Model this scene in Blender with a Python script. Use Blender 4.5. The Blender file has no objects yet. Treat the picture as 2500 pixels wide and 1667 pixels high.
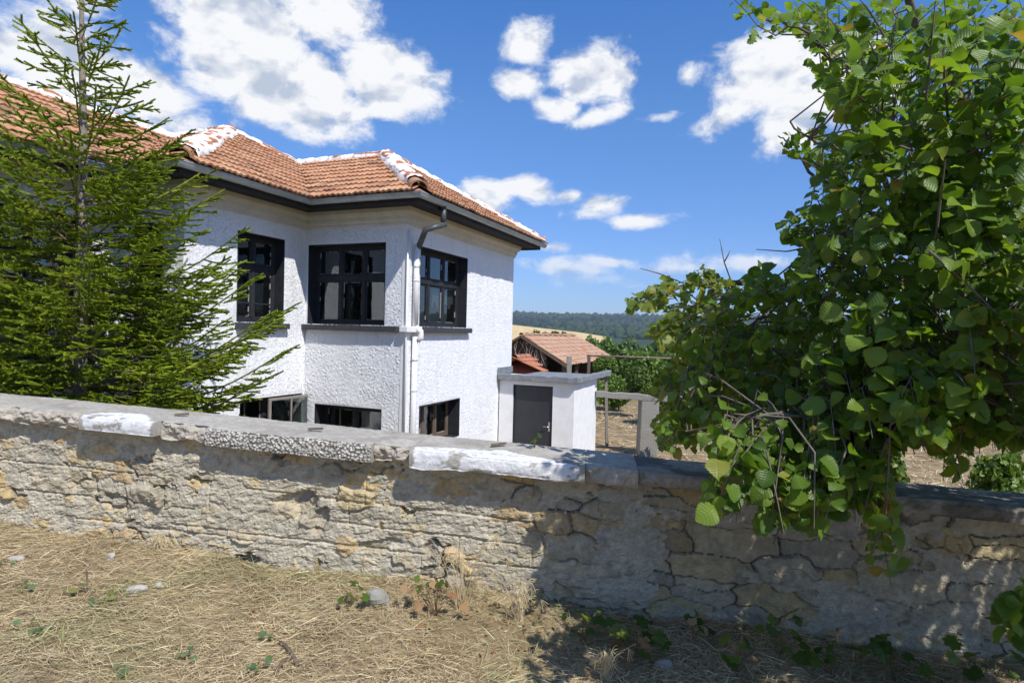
import bpy, math, random
import numpy as np
from mathutils import Vector, Matrix

random.seed(7)
RNG = np.random.default_rng(11)
SC = bpy.context.scene
COL = SC.collection

# ------------------------------------------------------------------ camera
EZ = 1.75                                   # eye height
FPX, PITCH, ROLL = 1485.918, math.radians(-.962), math.radians(1.391)
cF = np.array([0, math.cos(PITCH), math.sin(PITCH)])
cR0 = np.array([1., 0, 0]); cU0 = np.array([0, -math.sin(PITCH), math.cos(PITCH)])
cR = cR0 * math.cos(ROLL) + cU0 * math.sin(ROLL)
cU = cU0 * math.cos(ROLL) - cR0 * math.sin(ROLL)
cd = bpy.data.cameras.new('camera'); cam = bpy.data.objects.new('camera', cd); COL.objects.link(cam)
cam.matrix_world = Matrix(((cR[0], cU[0], -cF[0], 0), (cR[1], cU[1], -cF[1], 0), (cR[2], cU[2], -cF[2], EZ), (0, 0, 0, 1)))
cd.sensor_width = 36; cd.lens = FPX / 2500 * 36; cd.clip_start = .05; cd.clip_end = 20000
SC.camera = cam

def ray(px, py):
    d = (px - 1250) / FPX * cR - (py - 833.5) / FPX * cU + cF
    return d
def at(px, py, Y):                          # point seen at photo pixel (px,py) at distance Y
    d = ray(px, py); p = d * (Y / d[1]); return np.array([p[0], p[1], p[2] + EZ])
def to_px(P):
    P = np.asarray(P, float) - np.array([0, 0, EZ]); z = P @ cF
    return 1250 + FPX * (P @ cR) / z, 833.5 - FPX * (P @ cU) / z, z

# ------------------------------------------------------------------ sun, sky, exposure
SUN_EL = math.radians(51.5)
SH = np.array([.614, -.79]); SH /= np.linalg.norm(SH)
SUN = np.array([SH[0] * math.cos(SUN_EL), SH[1] * math.cos(SUN_EL), math.sin(SUN_EL)])
sl = bpy.data.lights.new('sun', 'SUN'); sl.energy = 5.0; sl.angle = math.radians(.53); sl.color = (1, .965, .915)
so = bpy.data.objects.new('sun', sl); COL.objects.link(so); so.location = (20, -20, 40)
so.rotation_euler = Vector(SUN).to_track_quat('Z', 'Y').to_euler()

world = bpy.data.worlds.new('World'); SC.world = world; world.use_nodes = True
wt = world.node_tree; wt.nodes.clear()
def WN(t, **kw):
    n = wt.nodes.new(t)
    for k, v in kw.items(): setattr(n, k, v)
    return n
def wl(a, b): wt.links.new(a, b)
def wmath(op, a, b=None, c=None, clamp=False):
    n = WN('ShaderNodeMath', operation=op, use_clamp=clamp)
    for i, v in enumerate((a, b, c)):
        if v is None: continue
        if isinstance(v, (int, float)): n.inputs[i].default_value = v
        else: wl(v, n.inputs[i])
    return n.outputs[0]
sky = WN('ShaderNodeTexSky', sky_type='NISHITA', sun_disc=False)
sky.sun_elevation = SUN_EL; sky.sun_rotation = math.atan2(SH[0], SH[1])
sky.air_density = 1.0; sky.dust_density = .15; sky.ozone_density = 4.0; sky.altitude = 400
bg_sky = WN('ShaderNodeBackground'); bg_sky.inputs[1].default_value = .138
hsv = WN('ShaderNodeHueSaturation'); hsv.inputs['Saturation'].default_value = 1.0
wl(sky.outputs[0], hsv.inputs['Color'])
tc = WN('ShaderNodeTexCoord'); sep = WN('ShaderNodeSeparateXYZ'); wl(tc.outputs['Generated'], sep.inputs[0])
az = wmath('ARCTAN2', sep.outputs[0], sep.outputs[1]); el = wmath('ARCSINE', sep.outputs[2])
comb = WN('ShaderNodeCombineXYZ'); wl(az, comb.inputs[0]); wl(el, comb.inputs[1])
# clear dry summer air: the plain sky model is too pale towards the horizon all round
tint = WN('ShaderNodeValToRGB'); wl(wmath('MULTIPLY', el, 1 / 1.5708, clamp=True), tint.inputs[0]); te = tint.color_ramp.elements
for i, (p_, c_) in enumerate([(0, (.47, .57, .83)), (.08, (.54, .69, .98)), (.22, (.58, .87, 1.16)), (.33, (.44, .86, 1.28)), (1, (.42, .84, 1.28))]):
    e_ = te[i] if i < 2 else te.new(p_); e_.position = p_; e_.color = (*c_, 1)
te[-1].position = 1.0
tm = WN('ShaderNodeMix', data_type='RGBA', blend_type='MULTIPLY'); tm.inputs[0].default_value = 1
wl(hsv.outputs[0], tm.inputs[6]); wl(tint.outputs[0], tm.inputs[7]); wl(tm.outputs[2], bg_sky.inputs[0])
# clouds: centre and half size (photo of 2352 px), tilt in degrees, strength
CLOUDS = [(120, 135, 230, 105, 10, 1.0), (330, 225, 150, 85, 18, 1.0), (560, 60, 190, 125, 0, 1.25), (740, 30, 150, 95, 0, 1.0),
          (640, 190, 260, 110, 12, 1.35), (890, 190, 155, 95, 8, 1.2), (720, 265, 75, 55, 0, .8), (150, -10, 110, 40, 0, .7),
          (1205, 108, 78, 52, -20, .7), (1192, 190, 72, 42, 0, .9), (1368, 168, 118, 66, 0, 1.1), (1272, 252, 72, 30, 10, .75), (1378, 268, 84, 24, -14, .75),
          (1760, 175, 135, 95, -12, 1.1), (1680, 262, 110, 40, -18, .8), (1830, 260, 120, 85, -25, 1.0), (1930, 190, 140, 110, 0, 1.1), (1800, 322, 80, 34, -20, .8),
          (1120, 452, 86, 44, 6, .95), (1216, 437, 84, 34, 5, .9), (1312, 450, 48, 22, 0, .75), (1372, 466, 76, 34, -8, .6),
          (1470, 508, 86, 18, -4, .6), (1268, 567, 34, 13, 0, .6), (1310, 617, 120, 24, 3, .6), (1400, 602, 80, 16, 2, .6),
          (1570, 615, 150, 24, -3, .55), (1750, 604, 130, 20, -2, .55), (1340, 638, 110, 16, 0, .4), (1578, 176, 34, 26, -50, .35), (1508, 270, 52, 12, -4, .4)]
acc = None
for (cx, cy, rx, ry, tilt, stg) in CLOUDS:
    d = ray(cx * 1.063, cy * 1.063); d = d / np.linalg.norm(d)
    a0, e0 = math.atan2(d[0], d[1]), math.asin(d[2])
    k = 1.063 / FPX * (d[1])                # foreshortening towards the frame edge
    m = WN('ShaderNodeMapping', vector_type='TEXTURE')
    m.inputs['Location'].default_value = (a0, e0, 0); m.inputs['Rotation'].default_value = (0, 0, -math.radians(tilt))
    m.inputs['Scale'].default_value = (rx * k * 1.06, ry * k * 1.1, 1)
    wl(comb.outputs[0], m.inputs[0])
    ln = WN('ShaderNodeVectorMath', operation='LENGTH'); wl(m.outputs[0], ln.inputs[0])
    v = wmath('MULTIPLY_ADD', ln.outputs['Value'], -stg * .9, stg * .9)
    acc = v if acc is None else wmath('SMOOTH_MAX', acc, v, .05)
# the sky outside the frame goes on with the same kind of clouds
nz = WN('ShaderNodeTexNoise'); nz.inputs['Scale'].default_value = 2.6; nz.inputs['Detail'].default_value = 1
mpo = WN('ShaderNodeMapping'); mpo.inputs['Scale'].default_value = (1, 1, 2.0); wl(tc.outputs['Generated'], mpo.inputs[0]); wl(mpo.outputs[0], nz.inputs['Vector'])
off = wmath('MULTIPLY_ADD', nz.outputs[0], 5.0, -3.0)
aab = wmath('ABSOLUTE', az)
outm = wmath('SMOOTHSTEP' if False else 'MULTIPLY_ADD', aab, 4.0, -3.4)     # <0 inside the frame's azimuths
hi = wmath('MULTIPLY_ADD', el, 4.0, -2.6)
outm = wmath('MINIMUM', wmath('MAXIMUM', outm, hi), .0)
off = wmath('ADD', off, wmath('MULTIPLY', outm, 6.0))
acc = wmath('MAXIMUM', acc, off)
def cnoise(offset, scale, detail, rough, dist):
    m = WN('ShaderNodeMapping'); m.inputs['Location'].default_value = offset; m.inputs['Scale'].default_value = (1, 1.5, 1)
    wl(comb.outputs[0], m.inputs[0])
    n = WN('ShaderNodeTexNoise'); n.inputs['Scale'].default_value = scale; n.inputs['Detail'].default_value = detail
    n.inputs['Roughness'].default_value = rough; n.inputs['Distortion'].default_value = dist
    wl(m.outputs[0], n.inputs['Vector']); return n.outputs[0]
n1 = cnoise((3.1, 1.7, 0), 14, 8, .63, .25)
n2 = cnoise((3.1 - .010, 1.7 - .035, 0), 14, 2.5, .55, .2)
def wsmooth(x, a, b):
    n = WN('ShaderNodeMapRange', interpolation_type='SMOOTHSTEP'); wl(x, n.inputs[0])
    n.inputs[1].default_value = a; n.inputs[2].default_value = b; return n.outputs[0]
accs = wmath('MULTIPLY', acc, 1.9)
dens = wmath('ADD', accs, wmath('MULTIPLY_ADD', n1, 3.0, -1.55))
alpha = wsmooth(dens, -.12, .85)
relief = wmath('MULTIPLY_ADD', wmath('SUBTRACT', n1, n2), 3.6, .74)
thick = wsmooth(dens, .6, 2.4)
shade = wmath('SUBTRACT', relief, wmath('MULTIPLY', thick, .32), clamp=True)
cr = WN('ShaderNodeValToRGB'); wl(shade, cr.inputs[0])
cr.color_ramp.elements[0].position = .0; cr.color_ramp.elements[0].color = (.50, .57, .70, 1)
cr.color_ramp.elements[1].position = .75; cr.color_ramp.elements[1].color = (.93, .94, .96, 1)
bg_c = WN('ShaderNodeBackground'); wl(cr.outputs[0], bg_c.inputs[0]); bg_c.inputs[1].default_value = .97
mixw = WN('ShaderNodeMixShader'); wl(wmath('MULTIPLY', alpha, wsmooth(el, -.04, .19)), mixw.inputs[0]); wl(bg_sky.outputs[0], mixw.inputs[1]); wl(bg_c.outputs[0], mixw.inputs[2])
wo = WN('ShaderNodeOutputWorld'); wl(mixw.outputs[0], wo.inputs[0])

SC.view_settings.view_transform = 'Standard'; SC.view_settings.look = 'None'
SC.view_settings.exposure = 0.10; SC.view_settings.gamma = 1.0; SC.view_settings.use_curve_mapping = False
SC.render.engine = 'CYCLES'
cy = SC.cycles
cy.max_bounces = 6; cy.diffuse_bounces = 3; cy.glossy_bounces = 3; cy.transmission_bounces = 4; cy.transparent_max_bounces = 8
cy.caustics_reflective = False; cy.caustics_refractive = False; cy.sample_clamp_indirect = 6
cy.use_adaptive_sampling = True; cy.adaptive_threshold = .012
cy.use_denoising = True

# ------------------------------------------------------------------ numpy noise
def _h(ix, iy, seed):
    h = (ix.astype(np.int64) * 374761393 + iy.astype(np.int64) * 668265263 + seed * 974711) & 0xffffffff
    h = ((h ^ (h >> 13)) * 1274126177) & 0xffffffff
    h = ((h ^ (h >> 15)) * 2246822519) & 0xffffffff
    return ((h ^ (h >> 16)) & 0xffff) / 65535.0
def vnoise(x, y, seed=0):
    x = np.asarray(x, float); y = np.asarray(y, float)
    ix = np.floor(x); iy = np.floor(y); fx = x - ix; fy = y - iy
    ux = fx * fx * fx * (fx * (fx * 6 - 15) + 10); uy = fy * fy * fy * (fy * (fy * 6 - 15) + 10)
    a = _h(ix, iy, seed); b = _h(ix + 1, iy, seed); c = _h(ix, iy + 1, seed); d = _h(ix + 1, iy + 1, seed)
    return (a + (b - a) * ux) * (1 - uy) + (c + (d - c) * ux) * uy
def fbm(x, y, oct=4, seed=0, rough=.5):
    s = 0; a = 1.; t = 0; x = np.asarray(x, float); y = np.asarray(y, float)
    for i in range(oct):
        s = s + a * vnoise(x + 17.3 * i, y - 9.1 * i, seed + i * 31); t += a; a *= rough
        x, y = x * 1.93 + y * .35, y * 1.93 - x * .35
    return s / t
def worley(x, y, seed=0):
    x = np.asarray(x, float); y = np.asarray(y, float)
    ix = np.floor(x); iy = np.floor(y); d1 = np.full(x.shape, 9.); d2 = np.full(x.shape, 9.)
    for i in (-1, 0, 1):
        for j in (-1, 0, 1):
            cx = ix + i; cy_ = iy + j
            px = cx + _h(cx, cy_, seed); py = cy_ + _h(cx, cy_, seed + 77)
            d = np.hypot(px - x, py - y); d2 = np.minimum(d2, np.maximum(d1, d)); d1 = np.minimum(d1, d)
    return d1, d2
def sstep(a, b, x):
    t = np.clip((x - a) / (b - a), 0, 1); return t * t * (3 - 2 * t)

# ------------------------------------------------------------------ mesh helpers
def mesh_np(name, V, F, mats, smooth=False, mat_idx=None, color=None, uv=None):
    """V (n,3); F int array (m,3) or (m,4), or list of such arrays"""
    Fs = F if isinstance(F, list) else [F]
    Fs = [np.asarray(f, np.int32) for f in Fs if len(f)]
    V = np.asarray(V, np.float32)
    me = bpy.data.meshes.new(name); me.vertices.add(len(V)); me.vertices.foreach_set('co', V.ravel())
    nl = sum(f.size for f in Fs); me.loops.add(nl)
    me.loops.foreach_set('vertex_index', np.concatenate([f.ravel() for f in Fs]))
    starts = []; o = 0
    for f in Fs:
        k = f.shape[1]; starts.append(o + np.arange(len(f)) * k); o += f.size
    starts = np.concatenate(starts).astype(np.int32)
    me.polygons.add(len(starts)); me.polygons.foreach_set('loop_start', starts)
    if smooth: me.polygons.foreach_set('use_smooth', np.ones(len(starts), bool))
    else: me.polygons.foreach_set('use_smooth', np.zeros(len(starts), bool))
    for m in (mats if isinstance(mats, (list, tuple)) else [mats]): me.materials.append(m)
    if mat_idx is not None: me.polygons.foreach_set('material_index', np.asarray(mat_idx, np.int32))
    if color is not None:
        ca = me.color_attributes.new('col', 'FLOAT_COLOR', 'POINT')
        c4 = np.ones((len(V), 4), np.float32); c4[:, :color.shape[1]] = color; ca.data.foreach_set('color', c4.ravel())
    if uv is not None:
        ul = me.uv_layers.new(name='UVMap'); li = np.concatenate([f.ravel() for f in Fs])
        ul.data.foreach_set('uv', np.asarray(uv, np.float32)[li].ravel())
    me.update(calc_edges=True); me.validate()
    return me
def link(name, me, parent=None, loc=None):
    o = bpy.data.objects.new(name, me); COL.objects.link(o)
    if parent is not None: o.parent = parent
    if loc is not None: o.location = loc
    return o
def thing(name, label, cat, loc=(0, 0, 0), rz=0, group=None):
    o = bpy.data.objects.new(name, None); COL.objects.link(o); o.location = tuple(float(v) for v in loc); o.rotation_euler = (0, 0, rz)
    o.empty_display_size = .2
    tag(o, label, cat, group); return o
def tag(o, label=None, cat=None, group=None, kind=None):
    if label: o['label'] = label
    if cat: o['category'] = cat
    if group: o['group'] = group
    if kind: o['kind'] = kind
    return o

class MB:
    def __init__(s): s.v = []; s.f = []; s.m = []; s.mi = 0
    def add(s, vs, fs):
        o = len(s.v); s.v += [tuple(map(float, p)) for p in vs]; s.f += [tuple(i + o for i in q) for q in fs]; s.m += [s.mi] * len(fs); return s
    def box(s, x0, x1, y0, y1, z0, z1):
        return s.add([(x0, y0, z0), (x1, y0, z0), (x1, y1, z0), (x0, y1, z0), (x0, y0, z1), (x1, y0, z1), (x1, y1, z1), (x0, y1, z1)],
                     [(0, 3, 2, 1), (4, 5, 6, 7), (0, 1, 5, 4), (1, 2, 6, 5), (2, 3, 7, 6), (3, 0, 4, 7)])
    def obox(s, o, ex, ey, ez):                                   # box from a corner and three edge vectors
        o = np.array(o, float); ex, ey, ez = map(lambda q: np.array(q, float), (ex, ey, ez))
        P = [o, o + ex, o + ex + ey, o + ey]; P += [p + ez for p in P]
        return s.add(P, [(0, 3, 2, 1), (4, 5, 6, 7), (0, 1, 5, 4), (1, 2, 6, 5), (2, 3, 7, 6), (3, 0, 4, 7)])
    def tube(s, pts, rad, n=6, cap=True):
        pts = [np.array(p, float) for p in pts]; rad = rad if hasattr(rad, '__len__') else [rad] * len(pts)
        rings = []; a = None
        for i, p in enumerate(pts):
            t = pts[min(i + 1, len(pts) - 1)] - pts[max(i - 1, 0)]; t = t / (np.linalg.norm(t) + 1e-9)
            if a is None:
                a = np.cross(t, (0, 0, 1)); a = a if np.linalg.norm(a) > .05 else np.cross(t, (1, 0, 0))
            a = a - t * (a @ t); a /= np.linalg.norm(a) + 1e-9; b = np.cross(t, a)
            rings.append([p + rad[i] * (math.cos(2 * math.pi * k / n) * a + math.sin(2 * math.pi * k / n) * b) for k in range(n)])
        V = [q for r in rings for q in r]
        Fc = [(i * n + k, i * n + (k + 1) % n, (i + 1) * n + (k + 1) % n, (i + 1) * n + k) for i in range(len(pts) - 1) for k in range(n)]
        if cap: Fc += [tuple(range(n))[::-1], tuple(range((len(pts) - 1) * n, len(pts) * n))]
        return s.add(V, Fc)
    def sweep(s, path, prof, closed_prof=True):
        """path: 2-d points, outside on the left; prof: (out, z) points; mitred corners"""
        n = len(prof); path = [np.array(p, float) for p in path]; V = []
        for i, p in enumerate(path):
            ns = []
            if i > 0: d = path[i] - path[i - 1]; d /= np.linalg.norm(d); ns.append(np.array([-d[1], d[0]]))
            if i < len(path) - 1: d = path[i + 1] - path[i]; d /= np.linalg.norm(d); ns.append(np.array([-d[1], d[0]]))
            m = ns[0] if len(ns) == 1 else (ns[0] + ns[1]) / (1 + ns[0] @ ns[1])
            for (o, z) in prof: V.append((p[0] + m[0] * o, p[1] + m[1] * o, z))
        k = n if closed_prof else n - 1
        Fc = [(i * n + j, i * n + (j + 1) % n, (i + 1) * n + (j + 1) % n, (i + 1) * n + j) for i in range(len(path) - 1) for j in range(k)]
        if closed_prof: Fc += [tuple(range(n))[::-1], tuple(range((len(path) - 1) * n, len(path) * n))]
        return s.add(V, Fc)
    def mesh(s, name, mats, smooth=False):
        me = bpy.data.meshes.new(name); me.from_pydata(s.v, [], s.f)
        for m in (mats if isinstance(mats, (list, tuple)) else [mats]): me.materials.append(m)
        for p, k in zip(me.polygons, s.m): p.material_index = k; p.use_smooth = smooth
        me.update(); return me
    def obj(s, name, mats, parent=None, smooth=False, bevel=0, loc=None):
        o = link(name, s.mesh(name, mats, smooth), parent, loc)
        if bevel:
            b = o.modifiers.new('bevel', 'BEVEL'); b.width = bevel; b.segments = 2; b.limit_method = 'ANGLE'
        return o
def grid_faces(nu, nv):
    i = np.arange(nu - 1)[:, None] * nv + np.arange(nv - 1)[None]; i = i.ravel()
    return np.stack([i, i + nv, i + nv + 1, i + 1], 1)

# ------------------------------------------------------------------ material helpers
def mat(name):
    m = bpy.data.materials.new(name); m.use_nodes = True; nt = m.node_tree
    b = nt.nodes['Principled BSDF']; return m, nt, b
class NT:
    def __init__(s, nt): s.nt = nt
    def n(s, t, **kw):
        q = s.nt.nodes.new(t)
        for k, v in kw.items(): setattr(q, k, v)
        return q
    def l(s, a, b): s.nt.links.new(a, b)
    def coord(s, kind='Object', scale=(1, 1, 1)):
        t = s.n('ShaderNodeTexCoord'); m = s.n('ShaderNodeMapping'); m.inputs['Scale'].default_value = scale
        s.l(t.outputs[kind], m.inputs[0]); return m.outputs[0]
    def noise(s, vec, scale, detail=4, rough=.55, dist=0):
        q = s.n('ShaderNodeTexNoise'); q.inputs['Scale'].default_value = scale; q.inputs['Detail'].default_value = detail
        q.inputs['Roughness'].default_value = rough; q.inputs['Distortion'].default_value = dist
        if vec is not None: s.l(vec, q.inputs['Vector'])
        return q.outputs[0]
    def ramp(s, f, stops):
        q = s.n('ShaderNodeValToRGB'); e = q.color_ramp.elements
        while len(e) < len(stops): e.new(.5)
        for i, (p, c) in enumerate(stops): e[i].position = p; e[i].color = (*c, 1) if len(c) == 3 else c
        s.l(f, q.inputs[0]); return q.outputs[0]
    def mix(s, f, a, b, mode='MIX'):
        q = s.n('ShaderNodeMix', data_type='RGBA', blend_type=mode)
        for idx, v in ((0, f), (6, a), (7, b)):
            if isinstance(v, (int, float)): q.inputs[idx].default_value = v
            elif isinstance(v, tuple): q.inputs[idx].default_value = (*v, 1)
            else: s.l(v, q.inputs[idx])
        return q.outputs[2]
    def math(s, op, a, b=None, c=None, clamp=False):
        q = s.n('ShaderNodeMath', operation=op, use_clamp=clamp)
        for i, v in enumerate((a, b, c)):
            if v is None: continue
            if isinstance(v, (int, float)): q.inputs[i].default_value = v
            else: s.l(v, q.inputs[i])
        return q.outputs[0]
    def bump(s, h, b, strength=.5, dist=.01):
        q = s.n('ShaderNodeBump'); q.inputs['Strength'].default_value = strength; q.inputs['Distance'].default_value = dist
        s.l(h, q.inputs['Height']); s.l(q.outputs[0], b.inputs['Normal'])
def simple(name, c1, c2, scale=6, rough=.7, bump=.3, bdist=.005, bscale=60, metal=0, spec=None, stretch=(1, 1, 1)):
    m, nt, b = mat(name); N = NT(nt); v = N.coord('Object', stretch)
    f = N.noise(v, scale, 5, .6); N.l(N.ramp(f, [(.35, c1), (.68, c2)]), b.inputs['Base Color'])
    b.inputs['Roughness'].default_value = rough; b.inputs['Metallic'].default_value = metal
    if spec is not None: b.inputs['Specular IOR Level'].default_value = spec
    if bump: N.bump(N.noise(v, bscale, 4, .6), b, bump, bdist)
    return m

M = {}
m, nt, b = mat('white_limewash'); N = NT(nt); v = N.coord('Object')
c = N.ramp(N.noise(v, 3, 5, .6), [(.35, (.83, .835, .85)), (.68, (.78, .785, .795))])
drip = N.ramp(N.noise(N.coord('Object', (2.2, 2.2, .22)), 3.5, 5, .6), [(.52, (1, 1, 1)), (.78, (.86, .85, .82))]); c = N.mix(1.0, c, drip, 'MULTIPLY')
N.l(c, b.inputs['Base Color']); b.inputs['Roughness'].default_value = .85; b.inputs['Specular IOR Level'].default_value = .2
pit = N.ramp(N.noise(v, 40, 3, .55), [(.34, (0, 0, 0)), (.41, (1, 1, 1))]); N.bump(N.math('ADD', pit, N.math('MULTIPLY', N.noise(v, 80, 3, .6), .5)), b, .9, .010); M['white'] = m
M['smooth_white'] = simple('smooth_white_paint', (.80, .80, .79), (.72, .71, .69), 5, .7, .25, .004, 40, spec=.25)
M['cornice'] = simple('cream_cornice_paint', (.66, .62, .52), (.56, .52, .43), 4, .75, .2, .004, 50, spec=.25)
M['dark_paint'] = simple('charcoal_paint', (.020, .021, .025), (.032, .033, .037), 8, .62, .25, .003, 60, spec=.3)
M['sill_paint'] = simple('charcoal_sill_paint', (.045, .046, .053), (.062, .062, .068), 8, .7, .25, .003, 60, spec=.3)
M['soffit'] = simple('black_soffit_wood', (.018, .018, .019), (.035, .034, .033), 10, .7, .3, .003, 30, stretch=(1, 1, 6), spec=.3)
M['zinc'] = simple('weathered_zinc', (.50, .54, .57), (.38, .41, .43), 7, .35, .1, .002, 40, metal=.2)
M['pipe_white'] = simple('white_pipe', (.76, .76, .74), (.66, .65, .62), 6, .45, .05, .001, 40)
M['pipe_grey'] = simple('dark_grey_pipe', (.055, .060, .062), (.09, .095, .095), 6, .45, .1, .002, 40)
M['peel'] = simple('peeling_white_putty', (.62, .60, .55), (.35, .33, .29), 30, .8, .3, .003, 90)
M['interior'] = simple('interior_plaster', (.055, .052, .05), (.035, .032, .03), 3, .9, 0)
M['mortar_white'] = simple('white_roof_mortar', (.80, .79, .77), (.58, .55, .50), 5, .9, .6, .012, 26, spec=.15)
M['wood_old'] = simple('weathered_wood', (.16, .11, .075), (.09, .065, .045), 6, .85, .5, .006, 20, stretch=(6, 6, 1))
M['wood_grey'] = simple('grey_weathered_wood', (.27, .24, .20), (.17, .15, .125), 6, .85, .5, .006, 20, stretch=(6, 6, 1))
M['rust'] = simple('rusty_metal', (.16, .10, .07), (.25, .21, .17), 14, .7, .3, .002, 60)
M['brick_dark'] = simple('dark_mud_wall', (.075, .042, .030), (.12, .075, .055), 4, .9, .5, .01, 20)
M['slab_grey'] = simple('grey_bitumen_paint', (.15, .165, .18), (.24, .255, .265), 5, .8, .5, .008, 25)
M['door_metal'] = simple('charcoal_door_metal', (.022, .024, .028), (.030, .032, .036), 4, .45, .15, .003, 12)
M['concrete'] = simple('old_concrete', (.30, .285, .25), (.20, .19, .165), 5, .9, .7, .01, 45)
M['stone_loose'] = simple('pale_loose_stone', (.46, .43, .38), (.30, .28, .24), 8, .9, .7, .01, 30)
M['chrome'] = simple('door_handle_metal', (.55, .55, .55), (.45, .45, .45), 8, .3, 0, metal=1)

def glass_mat():
    m = bpy.data.materials.new('window_glass'); m.use_nodes = True; nt = m.node_tree; nt.nodes.clear(); N = NT(nt)
    gl = N.n('ShaderNodeBsdfGlossy'); gl.inputs['Roughness'].default_value = .015; gl.inputs['Color'].default_value = (.92, .95, .97, 1)
    tr = N.n('ShaderNodeBsdfTransparent'); tr.inputs['Color'].default_value = (.50, .54, .53, 1)
    fr = N.n('ShaderNodeLayerWeight'); fr.inputs['Blend'].default_value = .5
    f2 = N.math('MULTIPLY_ADD', N.math('POWER', fr.outputs['Facing'], 3.5), .55, .12, clamp=True)
    v = N.coord('Object'); bp = N.n('ShaderNodeBump'); bp.inputs['Strength'].default_value = .05; bp.inputs['Distance'].default_value = .02
    N.l(N.noise(v, 4, 2), bp.inputs['Height']); N.l(bp.outputs[0], gl.inputs['Normal'])
    mx = N.n('ShaderNodeMixShader'); N.l(f2, mx.inputs[0]); N.l(tr.outputs[0], mx.inputs[1]); N.l(gl.outputs[0], mx.inputs[2])
    df = N.n('ShaderNodeBsdfDiffuse'); df.inputs['Color'].default_value = (.34, .33, .30, 1)
    spots = N.ramp(N.noise(v, 70, 2, .5), [(.68, (0, 0, 0)), (.74, (.55, .55, .55))])
    mx2 = N.n('ShaderNodeMixShader'); N.l(spots, mx2.inputs[0]); N.l(mx.outputs[0], mx2.inputs[1]); N.l(df.outputs[0], mx2.inputs[2])
    o = N.n('ShaderNodeOutputMaterial'); N.l(mx2.outputs[0], o.inputs[0]); return m
M['glass'] = glass_mat()

def tile_mat(name, stops, lich):
    m, nt, b = mat(name); N = NT(nt)
    oi = N.n('ShaderNodeObjectInfo'); ge = N.n('ShaderNodeNewGeometry')
    r = N.math('FRACT', N.math('ADD', oi.outputs['Random'], ge.outputs['Random Per Island']))
    v = N.coord('Object'); c = N.ramp(r, stops)
    f = N.noise(v, 9, 4, .6); c = N.mix(N.ramp(f, [(.5, (0, 0, 0)), (.75, (.8, .8, .8))]), c, lich)
    f2 = N.noise(v, 30, 3, .6); c = N.mix(N.math('MULTIPLY', f2, .35), c, (.13, .085, .06))
    N.l(c, b.inputs['Base Color']); b.inputs['Roughness'].default_value = .88; b.inputs['Specular IOR Level'].default_value = .2
    N.bump(N.noise(v, 70, 3, .6), b, .4, .003); return m
M['tile'] = tile_mat('terracotta_tile', [(0, (.34, .175, .095)), (.2, (.53, .265, .14)), (.5, (.45, .235, .130)), (.8, (.60, .335, .185)), (.92, (.50, .215, .105)), (1, (.27, .145, .09))], (.46, .36, .25))
M['tile_pale'] = tile_mat('sun_bleached_tile', [(0, (.44, .26, .17)), (.4, (.52, .34, .23)), (.8, (.47, .29, .20)), (1, (.46, .17, .10))], (.50, .40, .30))
M['tile_red'] = tile_mat('red_tile', [(0, (.45, .15, .075)), (.5, (.52, .20, .11)), (.8, (.42, .19, .13)), (1, (.58, .21, .08))], (.40, .26, .2))

def vcol_mat(name, rough=.9, bump=.6, bdist=.006, bscale=60, var=.35, spec=.2):
    m, nt, b = mat(name); N = NT(nt); a = N.n('ShaderNodeVertexColor', layer_name='col'); v = N.coord('Object')
    f = N.noise(v, 22, 5, .65); c = N.mix(1.0, a.outputs[0], N.ramp(f, [(.2, (1 - var,) * 3), (.8, (1 + var * .6,) * 3)]), 'MULTIPLY')
    N.l(c, b.inputs['Base Color']); b.inputs['Roughness'].default_value = rough; b.inputs['Specular IOR Level'].default_value = spec
    N.bump(N.noise(v, bscale, 5, .65), b, bump, bdist); return m
M['stone'] = vcol_mat('wall_stone', bump=.9, bdist=.012, bscale=48, var=.42)
M['coping'] = vcol_mat('coping_concrete', bscale=90, bdist=.004)
# ================================================================== terrain
YARD = EZ - 2.9
def wall_y(x): return 4.339 - .1255 * np.asarray(x, float)         # front face of the boundary wall
def base_rel(x): return -1.943 - .0502 * np.clip(x, -9, 9)          # foot of the wall below the eye
def gz(x, y):
    x = np.asarray(x, float); y = np.asarray(y, float)
    street = EZ + base_rel(x) + .05 * (fbm(x * 1.3, y * 1.3, 3, 5) - .5) + .10 * np.exp(-((y - wall_y(x) + .1) / .35) ** 2) * (fbm(x * 1.1, y * .2, 2, 9) - .2)
    street = street + .10 * sstep(-1.5, -4.2, x)
    yard = YARD + .06 * (fbm(x * .8, y * .8, 3, 6) - .5)
    t = sstep(.05, .32, y - wall_y(x)); z = street * (1 - t) + yard * t
    z = z - 9.5 * sstep(24, 150, y)
    r = np.hypot(x, y)
    h = 70 * sstep(500, 2500, r) * (.82 + .36 * fbm(x / 900 + 3, y / 900, 3, 8)) + 10 * sstep(2400, 5200, r)
    return z + np.where(y > -50, h, h * sstep(-50, -900, y))
def axis(dense, far, n):
    a = np.geomspace(.25, far, n); hi = dense[-1] + np.cumsum(np.diff(np.concatenate([[0], a])))
    lo = dense[0] - np.cumsum(np.diff(np.concatenate([[0], a]))); return np.concatenate([lo[::-1], dense, hi])
gx = axis(np.arange(-6.5, 6.01, .10), 6000, 70); gy = axis(np.arange(1.0, 6.4, .06), 6000, 80)
gy = gy[gy > -1500]
GX, GY = np.meshgrid(gx, gy, indexing='ij'); GV = np.stack([GX, GY, gz(GX, GY)], -1).reshape(-1, 3)
m, nt, b = mat('dry_meadow_ground'); N = NT(nt); v = N.coord('Object')
near = N.ramp(N.noise(v, 2.2, 8, .7), [(.3, (.13, .09, .052)), (.5, (.27, .20, .115)), (.72, (.44, .34, .20))])
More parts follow.
